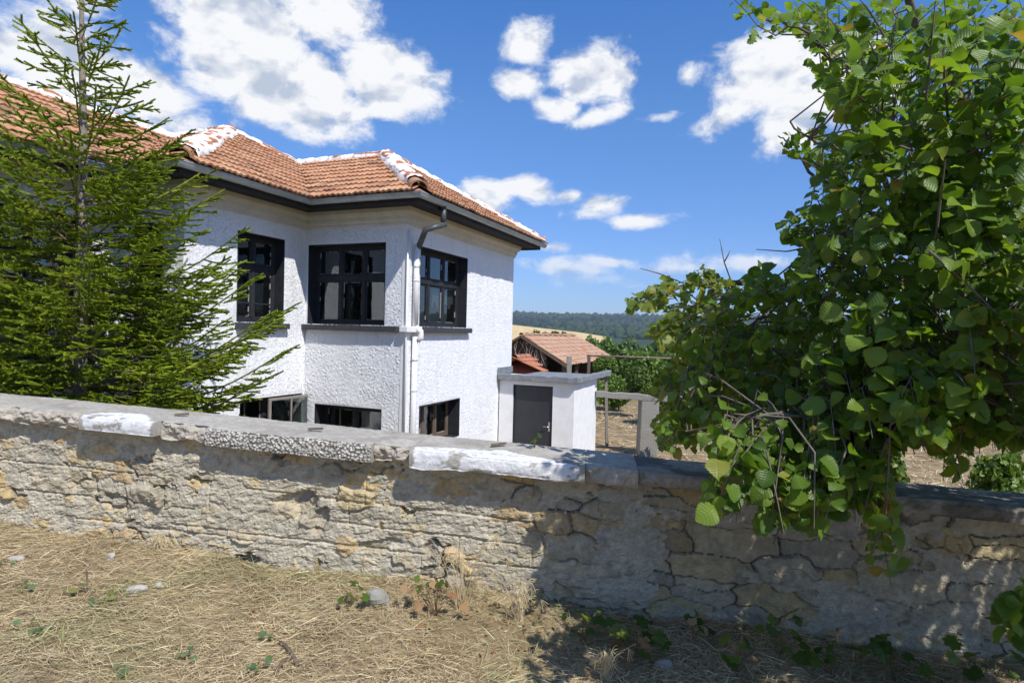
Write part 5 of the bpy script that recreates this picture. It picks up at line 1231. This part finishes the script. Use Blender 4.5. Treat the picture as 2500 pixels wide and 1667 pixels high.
def tree(name, label, px, py_top, Y, wpx, mt, n, leaf, group=None, cat='tree', seed=0, deep=.8, foot=None, trunk=True):
    top = at(px, py_top, Y); base = gz(np.array([top[0]]), np.array([top[1]]))[0] if foot is None else foot
    w = wpx / FPX * Y / 2; H = top[2] - base; o = thing(name, label, cat, (top[0], top[1], base), 0, group)
    ch = min(H * .5, max(w * 1.1, H * .36)); V, F = blob_leaves(n, (w, w * deep, ch), leaf, seed + int(px)); V = V * np.array([w / np.abs(V[:, 0]).max(), w * deep / np.abs(V[:, 1]).max(), ch / V[:, 2].max()]) + np.array([0, 0, H - ch])
    low = V[:, 2].reshape(-1, 6).mean(1) > .05; F = F.reshape(-1, 2, 4)[low].reshape(-1, 4)
    tag(link('crown', mesh_np('crown', V, F, M[mt], False), o), kind='stuff')
    if trunk:
        q = MB(); g = random.Random(int(px)); r0 = max(.03, H * .022)
        q.tube([(0, 0, -.1), (g.uniform(-.1, .1) * w, 0, H * .3), (g.uniform(-.2, .2) * w, g.uniform(-.2, .2) * w, H * .75)], [r0, r0 * .8, r0 * .35], 6)
        for k in range(4): a = g.uniform(0, 6.28); q.tube([(0, 0, H * (.25 + .1 * k)), (math.cos(a) * w * .5, math.sin(a) * w * .4, H * (.5 + .1 * k))], [r0 * .5, r0 * .15], 5)
        q.obj('trunk', M['bark'], o, True)
    return o
tree('broadleaf_tree', 'dark green round tree just behind the right end of the shed roof', 1436, 826, 46, 110, 'bush', 2600, .26, seed=1)
tree('broadleaf_tree', 'green tree right of the shed, taller of the hedge line', 1508, 836, 40, 130, 'bush', 2800, .24, seed=2)
tree('broadleaf_tree', 'light green tree above the concrete pillar', 1572, 848, 34, 120, 'bush_light', 2600, .20, seed=3)
tree('broadleaf_tree', 'green tree behind the lower hazel sprays', 1650, 838, 42, 150, 'bush', 2600, .25, seed=4)
tree('broadleaf_tree', 'distant green tree glimpsed through the hazel leaves', 1760, 826, 48, 170, 'bush', 2400, .28, seed=5)
tree('broadleaf_tree', 'distant dark tree hidden mostly by the hazel', 1900, 822, 50, 190, 'bush', 2200, .30, seed=6)
for k, (px_, py_, Y_, w_, lab) in enumerate(((1440, 816, 95, 70, 'far round tree at the right end of the wheat field'), (1490, 820, 85, 80, 'far bushy tree behind the thin metal pole'), (1540, 818, 90, 85, 'far bushy tree above the shed eave corner'), (1600, 822, 80, 95, 'far tree behind the leftmost hazel sprays'), (1660, 818, 95, 90, 'far tree between the hazel sprays'), (1730, 820, 90, 110, 'far tree deep behind the hazel'))):
    tree('hedgerow_tree', lab, px_, py_, Y_, w_, 'bush_light' if k % 2 else 'bush', 1500, .45, 'far hedgerow trees', seed=70 + k)
tree('willow_tree', 'pale grey-green slender tree seen through the hazel crown', 2000, 705, 24, 110, 'olive_leaf', 2200, .12, seed=7, deep=.8)
tree('broadleaf_tree', 'green tree at the far right behind the hazel', 2250, 815, 45, 240, 'bush', 2200, .3, seed=8)
tree('ivy_bush', 'bright ivy bush climbing beside the shed post', 1478, 862, 27.5, 70, 'bush_light', 3200, .10, cat='bush', seed=9, trunk=False)
tree('ivy_bush', 'low light green ivy mound below the shed eave', 1500, 912, 23, 105, 'bush_light', 3600, .085, cat='bush', seed=10, trunk=False)
tree('leafy_shrub', 'green shrub left of the concrete pillar', 1555, 890, 21, 85, 'bush', 3000, .085, cat='bush', seed=11, trunk=False)
tree('leafy_shrub', 'light leafy shrub at the right of the concrete pillar', 1640, 1005, 13.6, 90, 'bush_light', 2400, .075, cat='bush', seed=12, trunk=False)
tree('leafy_shrub', 'tall green shrub behind the concrete pillar', 1630, 880, 19, 120, 'bush', 3600, .085, cat='bush', seed=13, trunk=False)
tree('leafy_shrub', 'wide green shrub behind the hazel branches', 1780, 890, 20, 200, 'bush', 3600, .10, cat='bush', seed=14, trunk=False)
tree('leafy_shrub', 'dark low shrub round the hazel trunk behind the wall', 2165, 1050, 7.2, 150, 'bush', 2600, .07, cat='bush', seed=31, trunk=False)
tree('leafy_shrub', 'low green shrub behind the wall at the right edge', 2440, 1085, 8.2, 150, 'bush_light', 1800, .07, cat='bush', seed=32, trunk=False)
tree('leafy_shrub', 'wide dark shrub deep in the yard below the hazel crown', 2060, 905, 19, 230, 'bush', 3200, .11, cat='bush', seed=33, trunk=False)
tree('leafy_shrub', 'broad shrub at the back of the yard right of the hazel trunk', 2290, 915, 18, 260, 'bush', 3200, .11, cat='bush', seed=34, trunk=False)
tree('leafy_shrub', 'last shrub at the back of the yard near the right edge', 2510, 905, 19, 240, 'bush', 3000, .11, cat='bush', seed=35, trunk=False)
for k, (px_, py_, w_) in enumerate(((1313, 803, 26), (1334, 808, 26), (1356, 807, 24), (1378, 808, 20))):
    tree('field_bush', ['largest dark bush at the edge of the wheat field', 'second dark bush in the field edge row', 'third small bush in the field edge row', 'last small bush in the field edge row'][k], px_, py_, 100, w_, 'bush', 700, .30, 'bushes along the wheat field', 'bush', 20 + k, foot=at(px_, 834, 100)[2], trunk=False)

# forest on the far hills, one mass of crowns
g = np.random.default_rng(4); n = 12000; rr = np.sqrt(g.uniform(850 ** 2, 2900 ** 2, n)); aa = g.uniform(math.radians(-8), math.radians(48), n); fx, fy = rr * np.sin(aa), rr * np.cos(aa)
t_ = (1 + 5 ** .5) / 2; ico = np.array([(-1, t_, 0), (1, t_, 0), (-1, -t_, 0), (1, -t_, 0), (0, -1, t_), (0, 1, t_), (0, -1, -t_), (0, 1, -t_), (t_, 0, -1), (t_, 0, 1), (-t_, 0, -1), (-t_, 0, 1)]) / 1.9
icf = np.array([(0, 11, 5), (0, 5, 1), (0, 1, 7), (0, 7, 10), (0, 10, 11), (1, 5, 9), (5, 11, 4), (11, 10, 2), (10, 7, 6), (7, 1, 8), (3, 9, 4), (3, 4, 2), (3, 2, 6), (3, 6, 8), (3, 8, 9), (4, 9, 5), (2, 4, 11), (6, 2, 10), (8, 6, 7), (9, 8, 1)])
sx = g.uniform(4.2, 8.0, n) * (.8 + rr / 4000); sz = sx * g.uniform(.6, 1.3, n); V = ico[None] * (1 + .28 * g.normal(0, 1, (n, 12, 1))); V = V * np.stack([sx, sx, sz], 1)[:, None] + np.stack([fx, fy, gz(fx, fy) + sz * .45], 1)[:, None]
con = fbm(fx / 260, fy / 260, 3, 77) > .5; tone = g.uniform(.75, 1.25, n)[:, None]; cl = np.where(con[:, None], np.array([.018, .036, .024]), np.array([.036, .058, .028])) * tone
m, nt, b = mat('far_forest_foliage'); N = NT(nt); a = N.n('ShaderNodeVertexColor', layer_name='col'); N.l(a.outputs[0], b.inputs['Base Color']); b.inputs['Roughness'].default_value = .95; b.inputs['Specular IOR Level'].default_value = .05
fo = link('forest', mesh_np('forest', V.reshape(-1, 3), (icf[None] + (np.arange(n) * 12)[:, None, None]).reshape(-1, 3), m, True, color=np.repeat(cl, 12, 0))); tag(fo, 'dark green forest covering the far hills', 'forest', kind='stuff')

# ================================================================== street verge: straw, weeds, stones, leaves
def gpt(px, py):
    d = ray(px, py); t = 2.5
    for _ in range(40): P = d * t; zt = gz(np.array([P[0]]), np.array([P[1]]))[0] - EZ; t += (zt - P[2]) / d[2] * .6
    P = d * t; return np.array([P[0], P[1], P[2] + EZ])
def blades(n, xy, lmin, lmax, up, wid, colr, seed, ang=None):
    g = np.random.default_rng(seed); x, y = xy; z = gz(x, y); a = g.uniform(0, 2 * math.pi, n) if ang is None else g.normal(ang, .95, n) + math.pi * (g.random(n) < .5)
    L = lmin + (lmax - lmin) * g.random(n) ** 2; el = np.abs(g.normal(0, up, n)); dx, dy = np.cos(a), np.sin(a); bend = g.normal(0, .28, n); P = []
    lift = g.random(n) * .028 + .002
    for t in (0, .5, 1.):
        a2 = a + bend * t; hh = lift + L * t * np.sin(el) - (L * t * t * .45 * np.sin(el)); cx = x + np.cos(a2) * L * t * np.cos(el); cy = y + np.sin(a2) * L * t * np.cos(el)
        gzz = z + (gz(cx, cy) - z) * np.clip(1 - el, 0, 1); P.append(np.stack([cx, cy, gzz + hh], 1))
    w = wid * g.uniform(.6, 1.3, n)[:, None]; s = np.stack([-np.sin(a), np.cos(a), g.normal(0, .5, n)], 1)
    V = np.stack([P[0] - s * w, P[0] + s * w, P[1] - s * w * .9, P[1] + s * w * .9, P[2]], 1).reshape(-1, 3); o = np.arange(n)[:, None] * 5
    F4 = (np.array([[0, 1, 3, 2]]) + o); F3 = (np.array([[2, 3, 4]]) + o); return V, [F4, F3], np.repeat(colr, 5, 0)
M['straw'] = vcol_mat('dry_straw', .75, 0, .001, 10, .15, .25)
g = np.random.default_rng(12); n = 112000; x = g.uniform(-6.4, 4.6, n * 2); y = g.uniform(1.35, 5.3, n * 2); okx = (y < wall_y(x) - .015); px_, py_, zz = pxs(np.stack([x, y, EZ + base_rel(x)], 1)); okx &= (px_ > -900) & (px_ < 3100) & (py_ < 2500)
dens_ = fbm(x * 1.1, y * 1.1, 3, 19); shade_r = sstep(1.0, 2.2, x); okx &= g.random(len(x)) < np.clip(-.15 + 2.5 * dens_ - .25 * shade_r, .34, 1); x, y = x[okx][:n], y[okx][:n]; n = len(x)
pal_ = np.array([(.56, .43, .23), (.66, .54, .32), (.46, .34, .18), (.72, .61, .40), (.36, .26, .14), (.50, .42, .26), (.62, .47, .25)]); ci_ = g.integers(0, 7, n); cl = pal_[ci_] * g.uniform(.75, 1.12, (n, 1)) * (.55 + .72 * fbm(x * 2.1, y * 2.1, 4, 29))[:, None] * (1 - np.array([.17, .05, .17]) * sstep(.5, .75, fbm(x * 1.5 + 3, y * 1.5, 3, 31))[:, None])
V, F, cc = blades(n, (x, y), .03, .19, .22, .0012, cl, 13, .35); tag(link('dry_grass', mesh_np('dry_grass', V, F, M['straw'], False, color=cc)), 'flattened dry straw covering the verge', 'grass', kind='stuff')
n = 2600; x = g.uniform(-4.6, 3.6, n); y = g.uniform(2.2, 4.9, n); ok_ = (y < wall_y(x) - .03) & (fbm(x * 1.6 + 7, y * 1.6, 3, 23) > .52); x, y = x[ok_], y[ok_]; n = len(x); cl = np.array([.16, .21, .065]) * g.uniform(.6, 1.5, (n, 1)) + np.array([.10, .05, .02]) * g.random((n, 1))
V, F, cc = blades(n, (x, y), .05, .16, .8, .0020, cl, 14); tag(link('green_grass', mesh_np('green_grass', V, F, M['straw'], False, color=cc)), 'sparse green grass blades among the straw', 'grass', kind='stuff')
n = 14000; x = g.uniform(1.5, 14, n); y = g.uniform(6, 24, n); cl = pal_[g.integers(0, 7, n)] * g.uniform(.7, 1.15, (n, 1)); V, F, cc = blades(n, (x, y), .10, .34, .5, .007, cl, 15); tag(link('yard_grass', mesh_np('yard_grass', V, F, M['straw'], False, color=cc)), 'dry mown grass in the yard behind the wall', 'grass', kind='stuff')

# fallen leaves, dry and curled
tpd = [lobed_tpl(6, s, .28) for s in range(3)]; n = 380
bx_ = np.concatenate([g.normal(.6, .9, n // 2), g.normal(2.0, 1.0, n // 2)]); by_ = wall_y(bx_) - np.abs(g.normal(0, .55, n)) - .04
pd = np.stack([bx_, by_, gz(bx_, by_) + .02], 1); Rr = frames(g.normal(0, 1, (n, 3)) * [1, 1, .3], np.array([0, 0, 1]) + g.normal(0, .45, (n, 3))); Vv, Ff, Uu = scatter(tpd, pd, Rr, g.uniform(.02, .05, n), np.arange(n) % 3)
tag(link('fallen_leaves', mesh_np('fallen_leaves', Vv, Ff, M['dead_leaf'], False, uv=Uu)), 'curled orange brown leaves strewn along the wall foot', 'leaves', kind='stuff')

M['red_stem'] = simple('reddish_stem', (.22, .11, .05), (.16, .14, .05), 9, .7, 0)
wl_me = [mesh_np('leaf', *(lobed_tpl(7, s, .20)[:2]), M['weed_leaf'], True, uv=lobed_tpl(7, s, .20)[2]) for s in range(3)]
dl_me = [mesh_np('leaf', *(lobed_tpl(7, s, .20)[:2]), M['dead_leaf'], True, uv=lobed_tpl(7, s, .20)[2]) for s in range(3)]
def weed(P, label, nl, size, height, dead=.0, seed=0, name='geranium_weed', cat='weed', me=None, spread=1.):
    r = random.Random(seed); o = thing(name, label, cat, P)
    for k in range(nl):
        a = r.uniform(0, 6.28); d = r.uniform(.15, 1) * height * .75 * spread; h = height * r.uniform(.35, 1.0); top = np.array([math.cos(a) * d, math.sin(a) * d * .7 - .02, h]); q = MB(); q.tube([(0, 0, -.01), top * .5 + np.array([0, 0, h * .18]), top], [.0022, .0018, .0013], 4); q.obj('stem', M['red_stem'], o, True)
        isd = r.random() < dead; mm_ = (dl_me if isd else (me or wl_me))[k % 3]
        lf = bpy.data.objects.new('leaf', mm_); COL.objects.link(lf); lf.parent = o
        nn = np.array([[math.cos(a) * .4 + r.gauss(0, .3), -.55 + r.gauss(0, .3), .8]]); dd = np.array([[math.cos(a) + r.gauss(0, .3), math.sin(a) - .3, -.25 if not isd else -.9]]); Rm = frames(dd, nn)[0] * size * r.uniform(.6, 1.15); m4 = np.eye(4); m4[:3, :3] = Rm; m4[:3, 3] = top; lf.matrix_local = Matrix(m4.tolist())
    return o
weed(gpt(845, 1492), 'small green geranium weed at the wall foot beside the round grey stone', 5, .085, .17, 0, 1)
weed(gpt(1065, 1502), 'geranium weed with orange withered and green leaves at the wall foot', 13, .075, .26, .45, 2)
weed(gpt(1320, 1470), 'single narrow green weed at the shadow edge of the wall', 3, .06, .12, 0, 3)
weed(gpt(1420, 1565), 'leafy geranium weed at the left end of the shaded patch', 9, .095, .24, .15, 4)
weed(gpt(1545, 1600), 'largest bright geranium weed in front of the shaded wall', 14, .115, .24, .08, 5)
weed(gpt(1690, 1560), 'small geranium weed in the shade by the wall foot', 7, .09, .18, .1, 6)
weed(gpt(1800, 1640), 'shaded geranium weed between two larger weeds near the bottom edge', 8, .10, .2, .1, 7)
weed(gpt(1900, 1600), 'dark geranium weed below the hanging hazel tip', 10, .10, .26, .05, 8)
weed(gpt(2030, 1650), 'broad geranium weed near the bottom edge in deep shade', 9, .11, .24, .05, 9)
weed(gpt(2180, 1660), 'geranium weed at the bottom right in deep shade', 10, .12, .26, 0, 10)
weed(gpt(2380, 1665), 'geranium weed at the lower right corner under the hazel', 9, .12, .26, 0, 11)
sm_me = [mesh_np('leaf', *(leaf_tpl(6, .2, .1, s)[:2]), M['small_weed'], True, uv=leaf_tpl(6, .2, .1, s)[2]) for s in range(3)]
wl2 = ['tiny round-leaved seedling near the left edge of the verge', 'small bluish weed left of the pale rock', 'tiny seedling in front of the pale rock', 'small weed in the lower left corner', 'green bindweed sprig at the lower left edge', 'tiny weed at the bottom near the centre left', 'little weed in the straw left of the dark stick', 'small weed at the bottom edge below the dark stick', 'seedling beside the dark forked stick', 'small leafy weed at the left edge by the pebble']
for k, (a_, b_) in enumerate(((78, 1445), (190, 1455), (262, 1475), (100, 1540), (15, 1540), (300, 1640), (450, 1610), (640, 1640), (660, 1565), (20, 1380))):
    weed(gpt(a_, b_), wl2[k], 3 + k % 4, .038, .08, 0, 40 + k, 'small_weed', 'weed', sm_me)
sd = wpt(px2x(1292), WH + .012, -.30) + WO; weed(sd, 'bright green seedling sprouting on top of the wall coping', 5, .07, .10, 0, 60, 'seedling', 'seedling', wl_me, .6)

# tall dry stalks leaning on the wall
def tuft(P, label, n, L, seed, lean=(0, 0)):
    r = random.Random(seed); o = thing('dry_grass_tuft', label, 'grass tuft', P); q = MB()
    for k in range(n):
        a = r.uniform(0, 6.28); l = L * r.uniform(.5, 1); dx = math.cos(a) * l * r.uniform(.1, .75) + lean[0] * l; dy = min(.02, math.sin(a) * l * .25 + lean[1]); pts = [(0 + r.gauss(0, .02), 0, 0), (dx * .4, dy * .4, l * .6), (dx * .75, dy * .8, l * .85), (dx * 1.15, dy, l * r.uniform(.7, 1.0))]
        q.tube([tuple(p) for p in smooth_path([np.array(p) for p in pts], 3)], .0016, 3, False)
        if r.random() < .4:
            for j in range(7): e = np.array(pts[-1]); q.tube([e, e + np.array([r.gauss(0, .035), r.gauss(0, .01), -r.uniform(.02, .09)])], .0014, 3, False)
    tag(q.obj('stalks', M['straw_plain'], o), kind='stuff'); return o
M['straw_plain'] = simple('dry_stalk', (.60, .48, .28), (.46, .36, .20), 6, .8, 0)
tuft(gpt(1130, 1490), 'tall dry grass stalks leaning against the wall near the shadow edge', 34, .60, 1)
tuft(gpt(1265, 1520), 'shorter dry grass tuft straddling the edge of the tree shadow', 26, .38, 2)
tuft(gpt(1480, 1660), 'bleached dry grass tuft below the large geranium weed', 30, .22, 3)
tuft(gpt(390, 1345), 'low dry grass tuft at the wall foot on the left', 26, .16, 4)
tuft(at(1000, 1190, 4.28), 'withered drooping grass growing from a crack high in the wall', 12, .10, 5) if False else None

# loose stones and sticks
def rock(P, label, r3, seed, mt='stone_loose'):
    o = thing('loose_stone', label, 'stone', P); g2 = np.random.default_rng(seed); nu, nv_ = 13, 9; V = []
    for i in range(nu):
        for j in range(nv_):
            a = 2 * math.pi * i / (nu - 1); b_ = math.pi * (j / (nv_ - 1) - .5); V.append((math.cos(a) * math.cos(b_), math.sin(a) * math.cos(b_), math.sin(b_)))
    V = np.array(V); d = sum(.22 * np.abs((V @ (lambda q: q / np.linalg.norm(q))(g2.normal(0, 1, 3))) - .2) for _ in range(5)); V = V * (1.25 - d)[:, None] * np.array(r3); V[:, 2] += r3[2] * .35
    link('body', mesh_np('body', V, grid_faces(nu, nv_), M[mt], False), o)
rock(gpt(925, 1478), 'rounded grey stone lying at the wall foot', (.12, .09, .10), 1, 'concrete')
rock(gpt(335, 1445), 'pale flat rock lying in the straw', (.085, .06, .04), 2)
rock(gpt(390, 1432), 'small pale rock right behind the flat rock', (.05, .04, .03), 3)
rock(gpt(38, 1370), 'grey rock at the left edge near the wall', (.06, .05, .05), 4)
rock(gpt(270, 1365), 'light stone in the straw near the wall foot', (.05, .04, .04), 5)
rock(gpt(925, 1548), 'white pebble below the rounded grey stone', (.028, .022, .018), 6)
rock(gpt(1510, 1448), 'broken pale stone at the shaded wall foot', (.09, .06, .055), 7)
rock(gpt(1620, 1630), 'grey stone under the geranium leaves', (.08, .06, .05), 8, 'concrete')
def stick(pts, label, r_):
    P = gpt(*pts[0]); o = thing('stick', label, 'stick', P); q = MB(); W = [gpt(*p) - P + np.array([0, 0, .015 + .02 * (i == 1)]) for i, p in enumerate(pts)]; q.tube([tuple(w) for w in smooth_path(W, 3)], r_, 5); q.obj('shaft', M['wood_old'], o, True)
stick([(682, 1572), (705, 1600), (726, 1628)], 'dark forked stick lying on the straw', .012); stick([(672, 1650), (690, 1630), (712, 1612)], 'short dark stick touching the forked stick', .010)
stick([(25, 1515), (60, 1508), (95, 1500)], 'thin brown stick at the left edge of the verge', .007); stick([(212, 1400), (213, 1420), (214, 1440)], 'small upright brown twig near the left', .006)
for k, (a_, lab, sx_) in enumerate(((738, 'brown wood chip lying on the coping', .055), (385, 'broken bark flake on the coping near the white patch', .05), (1200, 'dry leaf litter flake on the coping by the seedling', .07))):
    P = wpt(px2x(a_), WH + .018, -.12 - .05 * k) + WO; o = thing('bark_flake', lab, 'bark flake', P, .3 * k); q = MB(); q.add([(-sx_, -.012, 0), (sx_ * .9, -.016, .004), (sx_, .012, .002), (-sx_ * .8, .017, .0), (-sx_, -.010, .014), (sx_ * .9, -.014, .02), (sx_, .010, .016), (-sx_ * .8, .015, .013)], [(0, 3, 2, 1), (4, 5, 6, 7), (0, 1, 5, 4), (1, 2, 6, 5), (2, 3, 7, 6), (3, 0, 4, 7)]); q.obj('flake', M['wood_old'], o)

# ================================================================== summer air between here and the hills
hzm = bpy.data.materials.new('summer_haze'); hzm.use_nodes = True; nt = hzm.node_tree; nt.nodes.clear()
pv = nt.nodes.new('ShaderNodeVolumePrincipled'); pv.inputs['Color'].default_value = (.72, .84, 1.0, 1); pv.inputs['Density'].default_value = .00016; pv.inputs['Anisotropy'].default_value = .1
om = nt.nodes.new('ShaderNodeOutputMaterial'); nt.links.new(pv.outputs[0], om.inputs['Volume'])
zlo, zhi = float(GV[:, 2].min()) - 1.0, float(max(GV[:, 2].max(), V.max() if False else 0)) + 40
q = MB(); q.box(float(gx[0]) - 50, float(gx[-1]) + 50, float(gy[0]) - 50, float(gy[-1]) + 50, zlo, zhi); ho_ = q.obj('haze', hzm); tag(ho_, 'thin summer haze filling the air over the land', 'haze', kind='stuff')
